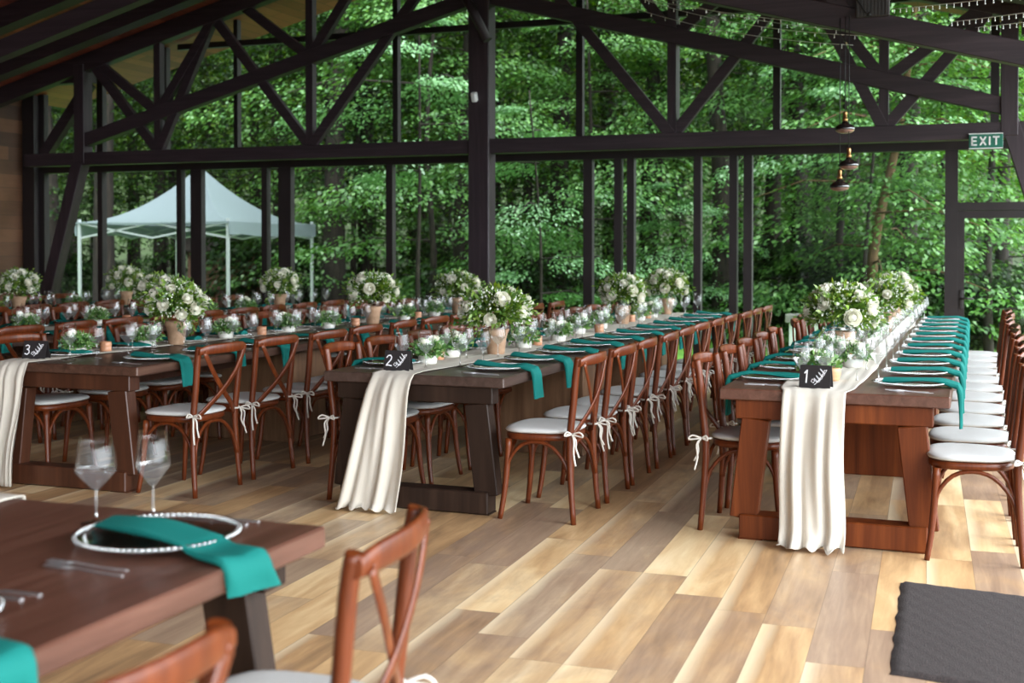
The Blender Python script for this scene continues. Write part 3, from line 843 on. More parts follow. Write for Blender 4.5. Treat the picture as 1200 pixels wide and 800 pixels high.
runner(-9.66, 7.2, 12.85, .26, .28, .5, ZT, 'cream table runner on the farthest left table', 5, lean=.04)
# foreground runner lies to the far end and drapes over it
def fr(u, v):
    x = -2.86 + v * .36; q = v - .5
    if u < .5: return (x + .02 * math.sin(u * 20), 1.4 + (2.755 - 1.4) * u * 2, ZT + .004 + .002 * (1 + math.sin(u * 40 + q * 20)))
    s_ = (u - .5) * 2
    return (x, 2.762 + .02 * min(1, s_ * 5) + .02 * abs(math.sin(q * 18)) * s_, ZT + .004 - .45 * s_)
c = MB(); c.grid(fr, 48, 20); o = c.build('table_runner', MT['runner'])
sd = o.modifiers.new('thickness', 'SOLIDIFY'); sd.thickness = .0018; sd.offset = 0
tag(o, 'cream table runner hanging over the far end of the foreground table', 'table runner', 'cream gauze table runners')

# ------------------------------------------------------------------ tableware prototypes (local +Y points at the sitter)
def make_plate():
    t = thing('charger_plate', 'x', 'plate', (0, 0, 0), 0, 'beaded glass charger plates')
    R = .172
    c = MB(); c.lathe([(0, .004), (.10, .004), (.125, .008), (R - .004, .020), (R, .021), (R - .002, .017), (.127, .003), (.10, 0), (0, 0)], 40); c.build('dish', MT['plate'], t)
    c = MB(); n = 84
    for i in range(n):
        a = 2 * PI * i / n; c.ball((R * math.cos(a), R * math.sin(a), .0225), .0063, 6, 4)
    c.build('beaded_rim', MT['bead'], t)
    return t
plate = Maker(make_plate())

def make_napkin(d, drop, seed, wdt=.115, start=-.13):
    rnd = random.Random(seed); a1, a2, a3 = [rnd.uniform(-1, 1) for _ in range(3)]
    P = []
    zt = .030
    n1 = 14
    for i in range(n1 + 1):
        u = i / n1; y = start + (d - start) * u
        z = zt + .006 * math.sin(u * 5 + a1 * 2) + (.016 if i == 0 else 0) * 0
        if y > .16: z = max(.012, zt - (y - .16) * .35)
        P.append((a2 * .02 * math.sin(u * 3), y, z))
    z0 = P[-1][2]
    for i in range(1, 9):
        s_ = i / 8; an = min(1, s_ * 3) * PI / 2
        P.append((P[n1][0] + a3 * .03 * s_, d + .022 * math.sin(an) + .006 * s_, z0 - .016 * (1 - math.cos(an)) - drop * max(0, s_ - .12) / .88))
    def fn(u, v):
        i = min(int(u * (len(P) - 1)), len(P) - 2); f = u * (len(P) - 1) - i
        p = Vector(P[i]).lerp(Vector(P[i + 1]), f)
        tg = (Vector(P[i + 1]) - Vector(P[i])).normalized()
        nr = Vector((1, 0, 0)).cross(tg) * 1.0
        a = 2 * PI * v
        wv = wdt / 2 * (.86 + .16 * u + .05 * math.sin(u * 7 + a1))
        th = .0085 + .004 * math.sin(u * 11 + a2)
        ca, sa = math.cos(a), math.sin(a)
        sx = math.copysign(abs(ca) ** .45, ca) * wv
        sy = math.copysign(abs(sa) ** .6, sa) * th
        return p + Vector((sx, 0, 0)) + nr * (sy + (.006 * math.cos(sx * 60 + u * 4) if sa > 0 else 0))
    c = MB(); c.grid(fn, 44, 20)
    for u in (0, 1):
        vs = [fn(u, j / 20) for j in range(20)]; c.add(vs, [tuple(range(20))], 0, False)
    o = c.build('napkin', MT['napkin'])
    return tag(o, 'x', 'napkin', 'teal cloth napkins on the plates')
nap_long = Maker(make_napkin(.215, .19, 1)); nap_mid = Maker(make_napkin(.215, .15, 2)); nap_short = Maker(make_napkin(.215, .085, 3))

def make_glass(R, name, hb):
    t = thing(name, 'x', 'glass', (0, 0, 0), 0, 'stemmed wine glasses on the tables')
    z0 = .085
    c = MB()
    zw = z0 + hb * .40
    c.lathe([(0, z0), (.0045, z0), (.010, z0 + .004), (R * .62, z0 + hb * .20), (R * .95, z0 + hb * .345), (R, zw)], 24, mi=1)
    c.lathe([(R, zw), (R * .985, z0 + hb * .5), (R * .88, z0 + hb * .78), (R * .775, z0 + hb), (R * .755, z0 + hb), (R * .86, z0 + hb * .78), (R * .965, z0 + hb * .5), (R * .975, zw)], 24)
    c.build('bowl', [MT['glassware'], MT['glass_low']], t)
    c = MB(); c.lathe([(.0045, z0 + .004), (.0036, z0 - .01), (.0034, .03), (.006, .008), (.02, .0045), (.036, .003), (.037, .0015), (.036, 0), (0, 0)], 20); c.build('stem', MT['glass_solid'], t)
    return t
wine = Maker(make_glass(.051, 'wine_glass', .135)); water = Maker(make_glass(.044, 'wine_glass', .142))

def make_fork():
    c = MB()
    prof = [(0, .0, .0045), (.03, .0, .005), (.07, .001, .0038), (.11, .004, .003), (.135, .006, .004), (.15, .005, .010), (.165, .004, .012)]
    V = []; Fq = []
    for y, z, hw in prof:
        for sx in (-1, 1):
            for dz in (0, .0022): V.append((sx * hw, y, z + dz))
    for i in range(len(prof) - 1):
        a = i * 4; b_ = a + 4
        Fq += [(a, a + 2, b_ + 2, b_), (a + 1, b_ + 1, b_ + 3, a + 3), (a, b_, b_ + 1, a + 1), (a + 2, a + 3, b_ + 3, b_ + 2)]
    Fq += [(0, 1, 3, 2), (24, 26, 27, 25)]
    c.add(V, Fq, 0, False)
    for k_ in range(4):
        x = -.0102 + k_ * .0068
        c.beam((x, .163, .005), (x * .95, .205, .007), .0034, .0024)
    o = c.build('fork', MT['steel']); return tag(o, 'x', 'fork', 'steel forks beside the plates')
def make_knife():
    c = MB()
    prof = [(0, .0055), (.03, .006), (.09, .005), (.1, .004), (.105, .008), (.15, .0095), (.19, .0085), (.21, .003)]
    V = []; Fq = []
    for y, hw in prof:
        for sx in (-1, 1):
            for dz in (0, .0032 if y < .1 else .0018): V.append((sx * hw * (1 if sx < 0 or y < .1 else .6), y, dz))
    for i in range(len(prof) - 1):
        a = i * 4; b_ = a + 4
        Fq += [(a, a + 2, b_ + 2, b_), (a + 1, b_ + 1, b_ + 3, a + 3), (a, b_, b_ + 1, a + 1), (a + 2, a + 3, b_ + 3, b_ + 2)]
    Fq += [(0, 1, 3, 2), (28, 30, 31, 29)]
    c.add(V, Fq, 0, False)
    o = c.build('knife', MT['steel']); return tag(o, 'x', 'knife', 'steel knives beside the plates')
fork = Maker(make_fork()); knife = Maker(make_knife())

def setting(x, y, side, z, desc, cut=True, nap=None, glass=True, plate_s=1., far=False, napkin=True, nrot=0.):
    """side +1: sitter on the +X side; -1: on the -X side. desc: words that single the setting out"""
    rz = -PI / 2 if side > 0 else PI / 2
    def P(lx, ly, dz=0): # local: +ly toward sitter, +lx = sitter's left as seen facing table
        ca, sa = math.cos(rz), math.sin(rz)
        return (x + lx * ca - ly * sa, y + lx * sa + ly * ca, z + dz)
    plate(P(0, 0), rz, 'beaded glass charger, %s' % desc, None, plate_s)
    if napkin:
        (nap or nap_mid)(P(random.uniform(-.015, .015), 0), rz + nrot + random.uniform(-.08, .08), 'folded teal napkin, %s' % desc)
    if glass:
        g = 1
        wine(P(-.10 + random.uniform(-.015, .015), -.27), 0, 'wider stemmed wine glass, %s' % desc)
        water(P(-.215 + random.uniform(-.015, .015), -.17), 0, 'narrower stemmed wine glass, %s' % desc)
    if cut:
        fork(P(.245, .10, .0), rz + PI + .03, 'steel fork nearer the plate, %s' % desc)
        fork(P(.285, .12, .0), rz + PI - .02, 'steel fork farther from the plate, %s' % desc)
        knife(P(-.225, .10, .0), rz + PI - .03, 'steel knife nearer the plate, %s' % desc)
        knife(P(-.265, .11, .0), rz + PI + .03, 'steel knife farther from the plate, %s' % desc)

def chairs_row(xb, y0, n, sp, side, desc, skip=()):
    """xb: x of the rear legs; side +1: chair stands on the +X side and faces -X"""
    for i in range(n):
        if i in skip: continue
        o_ = i - sum(1 for q in skip if q < i)
        rz = PI / 2 if side > 0 else -PI / 2
        x = xb - side * .226
        chair((x + random.uniform(-.02, .02), y0 + sp * i + random.uniform(-.015, .015), 0), rz + random.uniform(-.05, .05),
              'brown cross-back chair, %s from near end, %s' % (ORD[o_], desc))
N = 11
chairs_row(.21, 6.26, N, .582, +1, 'right side of the rightmost table')
chairs_row(-1.30, 6.50, N, .575, -1, 'left side of the rightmost table', skip=(5,))
chairs_row(-1.97, 6.37, N, .582, +1, 'right side of the middle table')
chairs_row(-3.49, 6.50, N, .575, -1, 'left side of the middle table')
chairs_row(-4.20, 6.28, N, .61, +1, 'right side of the near-left table')
chairs_row(-5.80, 6.40, N, .59, -1, 'left side of the near-left table')
chairs_row(-6.52, 6.55, N, .58, +1, 'right side of the second-left table')
chairs_row(-8.15, 6.7, N, .58, -1, 'left side of the second-left table')
chairs_row(-8.8, 7.5, 9, .58, +1, 'right side of the farthest left table')
chairs_row(-10.4, 7.6, 9, .58, -1, 'left side of the farthest left table')
# foreground chairs
chair((-1.14 - .235, 2.24, 0), PI / 2 + .16, 'blurred brown cross-back chair at the far corner of the foreground table')
chair((-1.11 - .235, 1.41, 0), PI / 2 - .06, 'blurred brown cross-back chair at the bottom edge, nearest the camera')

names = ['rightmost table', 'middle table', 'near-left table', 'second-left table', 'farthest left table']
for ti, tb in enumerate(TB):
    (x0, x1), (y0, y1) = tb['x'], tb['y']
    nn = N if ti < 4 else 9
    for i in range(nn):
        y = y0 + .42 + i * .60
        if y > y1 - .15: break
        for side in (1, -1):
            if ti == 4 and side < 0 and False: continue
            x = (x1 - .20) if side > 0 else (x0 + .20)
            desc = '%s from near end, %s side of %s' % (ORD[i], 'right' if side > 0 else 'left', names[ti])
            yy = y + (0 if side > 0 else .06)
            nk = nap_long if ti == 0 else (nap_mid if (ti == 1 and side > 0) else random.choice((nap_mid, nap_short)))
            setting(x, yy, side, ZT, desc, cut=(i < 4 and ti < 3) and not (side < 0 and i > 2), nap=nk)
nap_fg = Maker(make_napkin(.300, .06, 9, wdt=.14, start=-.17))
setting(-1.82, 2.45, 1, ZT, 'far right corner of the foreground table', nap=nap_fg, nrot=-.24, plate_s=1.1)
setting(-1.87, 1.72, 1, ZT, 'at the left frame edge on the foreground table', nap=Maker(make_napkin(.352, .06, 12, wdt=.14, start=-.17)), plate_s=1.1, glass=False, nrot=-.24)

# ------------------------------------------------------------------ flowers
def leaf_cloud(n, fn, ln, wd, jitter=1.0, flat=0.0):
    """n leaf quads; fn() gives positions (n,3) and outward directions (n,3)"""
    P, D = fn(n)
    D = D + RNG.normal(0, .5 * jitter, (n, 3)); D /= np.linalg.norm(D, axis=1)[:, None] + 1e-9
    U = RNG.normal(0, 1, (n, 3)) * (1 - flat) + np.array([0, 0, 1.]) * flat * 2
    S = np.cross(D, U); S /= np.linalg.norm(S, axis=1)[:, None] + 1e-9
    Nn = np.cross(S, D)
    l = ln * RNG.uniform(.65, 1.25, (n, 1)); w_ = wd * RNG.uniform(.7, 1.2, (n, 1))
    a = P; m = P + D * l * .5
    V = np.stack([a, m + S * w_ * .5 + Nn * w_ * .12, P + D * l - Nn * l * .12, m - S * w_ * .5 + Nn * w_ * .12], 1).reshape(-1, 3)
    return V, np.arange(n * 4).reshape(n, 4)

def dome(R, H, zc, shell=.55):
    def f(n):
        d = RNG.normal(0, 1, (n, 3)); d /= np.linalg.norm(d, axis=1)[:, None]
        r = RNG.uniform(shell, 1, (n, 1))
        d[:, 2] = np.where(d[:, 2] < -.45, -d[:, 2], d[:, 2])
        P = d * r * np.array([R, R, H]) + np.array([0, 0, zc])
        return P, d
    return f

def make_rose(r):
    c = MB()
    c.ball((0, 0, r * .2), r * .55, 8, 5, (1, 1, 1.1))
    rn = random.Random(3)
    for ring, (rr, hh, n, op) in enumerate(((.55, .95, 4, .1), (.78, .85, 5, .25), (.98, .6, 6, .5))):
        for k_ in range(n):
            a0 = 2 * PI * k_ / n + ring * .6; sp = 2 * PI / n * .78
            def pf(u, v):
                a = a0 + (u - .5) * sp * 2
                ed = 1 - abs(2 * u - 1) ** 2.5
                rad = r * (.25 + (rr - .25) * min(1, v * 1.4) + op * .35 * v * v)
                return (rad * math.cos(a), rad * math.sin(a), r * (-.45 + v * (hh + .35) * (.45 + .55 * ed)))
            c.grid(pf, 6, 5)
    return c

def make_centerpiece(seed, R=.205, H=.17, nro=14, stem=0):
    rn = random.Random(seed)
    t = thing('flower_arrangement', 'x', 'flowers', (0, 0, 0), 0, 'white rose centrepieces on the tables')
    c = MB(); c.lathe([(0, .0), (.052, 0), (.056, .01), (.070, .12), (.088, .165), (.084, .168), (.066, .12), (.05, .012), (0, .012)], 24)
    c.build('vase', MT['kraft'], t)
    zc = .165 + H * .72
    V, Q = leaf_cloud(1500, dome(R, H, zc, .35), .055, .026)
    # spikes that leave the ball
    def spikes(n):
        P = []; D = []
        for s_ in range(26):
            d = Vector((rn.gauss(0, 1), rn.gauss(0, 1), rn.gauss(.3, .8))).normalized()
            for q in range(n // 26):
                u = q / (n // 26)
                P.append([d.x * R * (.7 + .65 * u) + rn.gauss(0, .012), d.y * R * (.7 + .65 * u) + rn.gauss(0, .012), zc + d.z * H * (.7 + .65 * u) - .03 * u + rn.gauss(0, .012)]); D.append([d.x, d.y, d.z])
        return np.array(P), np.array(D)
    V2, Q2 = leaf_cloud(26 * 16, spikes, .042, .02)
    V = np.vstack([V, V2]); Q = np.vstack([Q, Q2 + len(Q) * 4])
    mesh_np('foliage', V, Q, MT['leaf'], parent=t)
    V, Q = leaf_cloud(650, dome(R * 1.1, H * 1.12, zc, .82), .019, .019)
    tag(mesh_np('blossom_spray', V, Q, MT['filler'], parent=t), kind='stuff')
    rm = None
    for i in range(nro):
        a = i * 2.399 + rn.uniform(-.3, .3); zz = -.35 + 1.28 * ((i + .5) / nro)
        rr = math.sqrt(max(0, 1 - zz * zz)) if zz < 1 else 0
        d = Vector((rr * math.cos(a), rr * math.sin(a), zz))
        p = Vector((d.x * R * 1.0, d.y * R * 1.0, zc + d.z * H * 1.0))
        if rm is None:
            o = make_rose(.036).build('rose', MT['petal'], t); rm = o
        else:
            o = rm.copy(); COL.objects.link(o); o.parent = t
        o.location = p; o.rotation_euler = Vector((0, 0, 1)).rotation_difference(d).to_euler(); s_ = rn.uniform(.9, 1.4); o.scale = (s_,) * 3
    return t
cpA = Maker(make_centerpiece(1)); cpB = Maker(make_centerpiece(2, .22, .15, 13)); cpC = Maker(make_centerpiece(5, .19, .16, 16))

def make_bowl(seed, nro, R=.10, H=.06):
    rn = random.Random(seed)
    t = thing('flower_bowl', 'x', 'flowers', (0, 0, 0), 0, 'small white bowls of greenery')
    c = MB(); c.lathe([(0, 0), (.05, 0), (.054, .006), (.060, .05), (.057, .05), (.05, .01), (0, .01)], 24); c.build('bowl', MT['ceramic'], t)
    V, Q = leaf_cloud(520, dome(R, H, .075, .3), .038, .018)
    mesh_np('greenery', V, Q, MT['leaf2'], parent=t)
    V, Q = leaf_cloud(70, dome(R * 1.05, H * 1.1, .08, .85), .012, .012); tag(mesh_np('blossom_spray', V, Q, MT['filler'], parent=t), kind='stuff')
    rm = None
    for i in range(nro):
        if rm is None: o = make_rose(.030).build('rose', MT['petal'], t); rm = o
        else: o = rm.copy(); COL.objects.link(o); o.parent = t
        a = i * 2.2 + rn.uniform(0, 1); o.location = (.045 * math.cos(a) * min(nro - 1, 1), .045 * math.sin(a) * min(nro - 1, 1), .125 + .015 * (i % 2)); o.rotation_euler = (rn.uniform(-.4, .4), rn.uniform(-.4, .4), a)
    return t
bw1 = Maker(make_bowl(1, 1)); bw2 = Maker(make_bowl(2, 2)); bw3 = Maker(make_bowl(3, 3, .105, .055))

def make_votive():
    t = thing('candle_holder', 'x', 'candle holder', (0, 0, 0), 0, 'copper candle holders on the runners')
    c = MB(); c.lathe([(0, 0), (.034, 0), (.038, .006), (.038, .03), (.036, .033), (.038, .036), (.038, .066), (.035, .068), (.034, .012), (0, .012)], 20); c.build('cup', MT['amber'], t)
    c = MB(); c.lathe([(0, .012), (.026, .012), (.026, .04), (.0, .04)], 14); c.build('candle', MT['wax'], t)
    return t
vot = Maker(make_votive())

WHERE = names
ZR = ZT + .0045
def row_items(ti, cx, pots, bowls, vots):
    mk = (cpA, cpB, cpC)
    for i, y in enumerate(pots):
        dx = 0
        if isinstance(y, tuple): dx, y = y
        mk[(i + ti) % 3]((cx + dx, y, ZR), random.uniform(0, 6), 'large white rose arrangement in a brown vase, %s from near end, %s' % (ORD[i], WHERE[ti]))
    for i, y in enumerate(bowls):
        dx = 0
        if isinstance(y, tuple): dx, y = y
        (bw1, bw3, bw2)[(i + ti) % 3]((cx + dx, y, ZR), random.uniform(0, 6), 'small white bowl of greenery, %s from near end, %s' % (ORD[i], WHERE[ti]))
    for i, y in enumerate(vots):
        dx = 0
        if isinstance(y, tuple): dx, y = y
        vot((cx + dx, y, ZR), random.uniform(0, 6), 'copper candle holder, %s from near end, %s' % (ORD[i], WHERE[ti]))
row_items(0, -.735, [(-.06, 8.05), (.03, 10.6), (.0, 12.3)], [(-.07, 6.75), (.06, 7.42), (-.1, 7.75), (0, 9.3), 9.75, 11.0, 12.5], [8.0, 9.9, 11.4])
row_items(1, -3.02, [(.09, 7.5), (0, 10.9), (0, 12.6)], [(-.06, 6.76), (-.1, 7.2), (.08, 8.05), (.1, 8.75), (.02, 9.5), 10.2, 11.5, 12.0], [(-.11, 7.02), (.09, 8.3), (.12, 9.75), 11.2, 11.8])
row_items(2, -5.42, [(.05, 7.45), (.32, 10.0), (.3, 12.0)], [(-.03, 6.5), (.0, 7.18), (.03, 8.1), (.1, 8.9), (.2, 9.4), (.3, 10.7), (.3, 11.4)], [(-.03, 6.78), (.1, 8.5), (.25, 9.8), (.3, 11.0)])
row_items(3, -7.4, [7.4, 10.0, 12.2], [6.9, 8.2, 9.1, 10.8, 11.5], [7.8, 9.5])
row_items(4, -9.66, [8.2, 10.6, 12.4], [7.7, 9.2, 11.5], [8.8])

# pale wooden tealight cup by card 1
t = thing('wooden_cup', 'pale turned wooden cup with a sprig beside card 1', 'cup', (-.70, 6.62, ZR))
c = MB(); c.lathe([(0, 0), (.03, 0), (.036, .012), (.034, .018), (.040, .035), (.041, .065), (.035, .072), (.032, .03), (0, .02)], 20); c.build('cup', MT['woodcup'], t)
V, Q = leaf_cloud(26, dome(.035, .03, .085, .2), .05, .035); mesh_np('sprig', V, Q, MT['leaf2'], parent=t)

# number cards
DG = {'1': [[(.25, .78), (.45, 1), (.42, 0)]],
      '2': [[(.05, .78), (.18, .96), (.42, 1), (.58, .82), (.5, .55), (.25, .28), (.05, .03), (.3, .06), (.62, 0)]],
      '3': [[(.08, .9), (.3, 1), (.52, .88), (.5, .66), (.28, .55), (.52, .45), (.58, .2), (.35, 0), (.08, .1)]]}
def card(n, x, y, rz, w_=.155, h_=.115):
    t = thing('number_card', 'black folded card with chalk numeral %s on the %s' % ({'1': 'one', '2': 'two', '3': 'three'}[n], {'1': 'rightmost table', '2': 'middle table', '3': 'near-left table'}[n]), 'table number', (x, y, ZR), rz, None)
    c = MB(); lean = .035
    R_ = Matrix.Rotation(-.28, 3, 'X')
    c.box((0, .0, h_ / 2), (w_, .0035, h_), R_); c.box((0, .036, h_ / 2), (w_, .0035, h_), Matrix.Rotation(.28, 3, 'X'))
    c.build('folded_board', MT['black'], t)
    ux = Vector((1, 0, 0)); uz = R_ @ Vector((0, 0, 1)); o0 = Vector((0, 0, h_ / 2)) + R_ @ Vector((0, -.0035, 0))
    c = MB()
    strokes(c, [[(p[0] * .055 - .065, p[1] * .06 - .03) for p in l] for l in DG[n]], .0065, o0, ux, uz, .0012); c.build('number', MT['chalk'], t)
    c = MB()
    sp = [[(0, -.04), (.02, -.02), (.035, .005), (.045, .035)]]
    for i, (px_, pz_) in enumerate(((.012, -.028), (.022, -.014), (.032, .003), (.040, .02))):
        for q in (-1, 1):
            sp.append([(px_, pz_), (px_ + q * .012, pz_ + .008 - q * .004), (px_ + q * .016, pz_ + .018 - q * .002), (px_ + q * .004, pz_ + .01), (px_, pz_)])
    sp.append([(.0, -.02), (-.012, -.012), (-.018, -.024), (-.006, -.032), (0, -.02)])
    strokes(c, sp, .0022, o0, ux, uz, .0012); c.build('leaf_drawing', MT['chalk'], t)
card('1', -.745, 6.24, -.12); card('2', -3.06, 6.30, .08); card('3', -5.50, 6.17, .2)

# ------------------------------------------------------------------ outdoors
c = MB(); c.box((-8, 17.0, -.09), (60, 6.0, .1)); struct(c.build('lawn', MT['grass']))
def gr(u, v):
    x = -75 + 100 * u; y = -12 + 97 * v
    z = -.12
    if y > 20: z += .012 * (y - 20) ** 1.25 + .15 * math.sin(x * .31) * math.sin(y * .27) + (.055 * (y - 55) ** 1.75 if y > 55 else 0)
    return (x, y, z)
c = MB(); c.grid(gr, 50, 70); struct(c.build('ground', MT['soil']))

# leafy sprays: flat layered fans like beech
def spray(P0, yawv, L, Wd, n, ln, wd, droop):
    """leaf quads on a flat drooping fan from P0"""
    u = RNG.beta(1.3, 1.0, n); q = RNG.uniform(-1, 1, n)
    hw = Wd * np.sin(np.clip(u, 0, 1) * PI * .86 + .25)
    x = u * L; y = q * hw; z = -droop * (u ** 2) * L + RNG.normal(0, .035 * L, n) - .12 * np.abs(q) * Wd
    ang = np.arctan2(q * .9, .8) + RNG.normal(0, .45, n)
    c_, s_ = math.cos(yawv), math.sin(yawv)
    px_ = P0[0] + x * c_ - y * s_; py_ = P0[1] + x * s_ + y * c_; pz_ = P0[2] + z
    dx, dy = np.cos(ang), np.sin(ang)
    D = np.stack([dx * c_ - dy * s_, dx * s_ + dy * c_, -.25 - .35 * u + RNG.normal(0, .25, n)], 1)
    D /= np.linalg.norm(D, axis=1)[:, None]
    U = np.stack([RNG.normal(0, .33, n), RNG.normal(0, .33, n), np.ones(n)], 1)
    S = np.cross(D, U); S /= np.linalg.norm(S, axis=1)[:, None]
    Nn = np.cross(S, D)
    P = np.stack([px_, py_, pz_], 1)
    l = ln * RNG.uniform(.7, 1.25, (n, 1)); w_ = wd * RNG.uniform(.75, 1.2, (n, 1))
    m = P + D * l * .48
    return np.stack([P, m + S * w_ * .5 + Nn * w_ * .1, P + D * l - Nn * l * .1, m - S * w_ * .5 + Nn * w_ * .1], 1).reshape(-1, 3)

def make_tree(seed, H, R, z0, nsp, nl, mat, bark, ln=.12, wd=.075, tr=.16, bend=.25, wf=.38):
    global RNG
    RNG = np.random.default_rng(seed); rn = random.Random(seed)
    t = thing('tree', 'x', 'tree', (0, 0, 0), 0, 'forest trees behind the glass')
    c = MB(); bx = [rn.uniform(-bend, bend) for _ in range(5)]
    P = smooth_path([(0, 0, -.3), (bx[0] * .3, 0, H * .2), (bx[1] * .8, bx[2] * .5, H * .5), (bx[3] * 1.6, bx[4], H)], 4)
    c.sweep(P, [tr * (1.25 if i == 0 else 1.) * (1 - .72 * i / (len(P) - 1)) for i in range(len(P))], 9)
    Vs = []
    for i in range(nsp):
        h = z0 + (H - z0) * (i + rn.random()) / nsp
        fr_ = (h - z0) / (H - z0)
        rr = R * (.75 + .45 * math.sin(PI * min(1, fr_ * .9 + .1))) * rn.uniform(.65, 1.15) * (1 - .45 * fr_ ** 3)
        a = i * 2.4 + rn.uniform(-.5, .5)
        k_ = min(len(P) - 1, int(h / H * (len(P) - 1)))
        base = (P[k_].x, P[k_].y, h)
        if rr > 1.0 and i % 2 == 0:
            c.sweep([base, (base[0] + rr * .45 * math.cos(a), base[1] + rr * .45 * math.sin(a), h + .05), (base[0] + rr * .85 * math.cos(a), base[1] + rr * .85 * math.sin(a), h - .12 * rr)], [.022, .014, .005], 5, cap=False)
        Vs.append(spray((base[0] + rr * .15 * math.cos(a), base[1] + rr * .15 * math.sin(a), h), a, rr, rr * wf, nl, ln, wd, rn.uniform(.06, .22)))
    c.build('trunk', bark, t)
    V = np.vstack(Vs)
    mesh_np('foliage', V, np.arange(len(V)).reshape(-1, 4), mat, parent=t)
    return t
tA = Maker(make_tree(11, 9.5, 2.6, 1.3, 70, 150, MT['treeleaf'], MT['bark'], ln=.10, wd=.062))
tB = Maker(make_tree(12, 11., 2.9, 2.0, 74, 150, MT['treeleaf_shade'], MT['bark'], tr=.2, ln=.105, wd=.066))
tC = Maker(make_tree(13, 8.0, 2.3, .7, 60, 170, MT['treeleafb'], MT['bark'], ln=.10, wd=.066, tr=.09))
tD = Maker(make_tree(14, 13., 3.4, 3.2, 74, 110, MT['treeleafy'], MT['bark'], ln=.15, wd=.095, tr=.22))
tE = Maker(make_tree(15, 7.5, 2.2, .4, 58, 160, MT['treeleafb'], MT['barkw'], ln=.10, wd=.064, tr=.11, bend=.5))
tF = Maker(make_tree(16, 15., 3.6, 4.5, 80, 100, MT['treeleaf_shade'], MT['bark'], ln=.17, wd=.11, tr=.26))
tH = Maker(make_tree(18, 7.5, 2.9, 1.5, 17, 620, MT['treeleafb'], MT['bark'], ln=.095, wd=.06, tr=.08, wf=.5))
tM = Maker(make_tree(23, 5.4, 2.1, 1.0, 10, 560, MT['treeleafm'], MT['bark'], ln=.088, wd=.055, tr=.05, wf=.55))
tN = Maker(make_tree(24, 6.2, 2.2, 3.0, 8, 560, MT['treeleafm'], MT['bark'], ln=.088, wd=.055, tr=.06, wf=.55))
tG = Maker(make_tree(17, 16., 3.0, 6.0, 60, 100, MT['treeleaf'], MT['bark'], ln=.15, wd=.1, tr=.27, bend=.35))
def pxx(px, Y):
    """x of the point seen at column px on the plane at depth Y (approximately, at eye height)"""
    a = yaw; X = (px - 600) / F
    dx = -math.sin(a) + X * math.cos(a); dy = math.cos(a) + X * math.sin(a)
    return Y * dx / dy
near = [  # px, Y, maker, scale, label
    (632, 17.6, tM, .72, 'pale beech sapling with layered sprays right of the centre post'),
    (490, 18.0, tN, .85, 'pale high-branched beech left of the centre post'),
    (1010, 18.4, tN, .78, 'pale high-branched beech behind the pendant lamps'),
    (800, 18.8, tM, .5, 'small pale beech sapling behind the right-hand mullions'),
    (690, 20.6, tH, .82, 'bright layered young tree just right of the dark centre post'),
    (505, 20.4, tH, 1.0, 'bright leafy tree left of the dark centre post'),
    (1030, 18.8, tE, .95, 'slender warm brown trunk tree behind the pendant lamps'),
    (985, 20.2, tH, 1.05, 'pale leafy tree behind the low white wall'),
    (1160, 19.0, tC, .9, 'bright leafy tree seen through the glass door'),
    (425, 25.0, tA, 1., 'leafy dark-trunked tree right of the white canopy'),
    (385, 24.0, tB, 1.0, 'thick dark trunk tree behind the right corner of the canopy'),
    (120, 26.5, tB, 1.0, 'thick dark trunk tree behind the left side of the canopy'),
    (300, 27.0, tD, .9, 'tall yellowish green tree rising behind the canopy peak'),
    (770, 22.0, tH, .95, 'leafy tree behind the twin mullions'),
    (905, 21.5, tG, .7, 'dark bare trunk left of the low white wall'),
    (1000, 23.5, tG, .75, 'dark bare trunk just right of the pendant lamps, farther back'),
    (542, 22.0, tG, .8, 'dark bare trunk left of the dark centre post'),
    (655, 23.0, tG, .9, 'dark bare trunk right of the dark centre post'),
    (30, 25.0, tA, .9, 'leafy tree at the far left corner of the glass gable'),
    (1110, 21.0, tH, 1.0, 'leafy dark tree left of the glass door'),
    (580, 23.5, tA, 1.0, 'leafy tree straight behind the dark centre post'),
    (392, 22.5, tG, 1.0, 'thick dark bare trunk right of the white canopy'),
    (122, 23.5, tG, 1.05, 'thick dark bare trunk behind the left end of the canopy'),
    (432, 24.5, tG, .8, 'dark bare trunk second to the right of the canopy'),
    (846, 20.0, tG, .75, 'dark bare trunk between the right-hand mullions'),
    (936, 23.0, tG, .8, 'dark bare trunk left of the pendant lamps'),
    (962, 26.0, tG, .9, 'dark bare trunk farther back beside the pendant lamps'),
    (1062, 22.0, tG, .85, 'dark bare trunk right of the pendant lamps'),
    (716, 25.0, tG, .9, 'dark bare trunk behind the twin mullions'),
    (60, 24.0, tG, .9, 'dark bare trunk at the far left behind the splayed column'),
    (330, 26.0, tG, 1., 'dark bare trunk behind the right half of the canopy'),
    (205, 26.5, tA, .9, 'leafy tree behind the canopy, left of its peak')]
for px_, Y, mk, s_, lab in near:
    mk((pxx(px_, Y), Y, -.1), random.uniform(0, 6.28), lab, 'nearer forest trees behind the glass', s_)
rn = random.Random(21)
g = 0
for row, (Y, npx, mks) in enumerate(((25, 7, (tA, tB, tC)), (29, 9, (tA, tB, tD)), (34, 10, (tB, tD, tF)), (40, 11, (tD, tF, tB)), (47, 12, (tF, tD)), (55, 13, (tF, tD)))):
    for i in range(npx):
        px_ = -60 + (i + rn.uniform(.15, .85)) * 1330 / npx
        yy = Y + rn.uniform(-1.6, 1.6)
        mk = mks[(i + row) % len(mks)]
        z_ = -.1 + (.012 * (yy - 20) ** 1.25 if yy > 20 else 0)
        mk((pxx(px_, yy), yy, z_), rn.uniform(0, 6.28), 'green leafy forest tree standing deep among the others behind the glass', 'deep forest trees', rn.uniform(.85, 1.15))

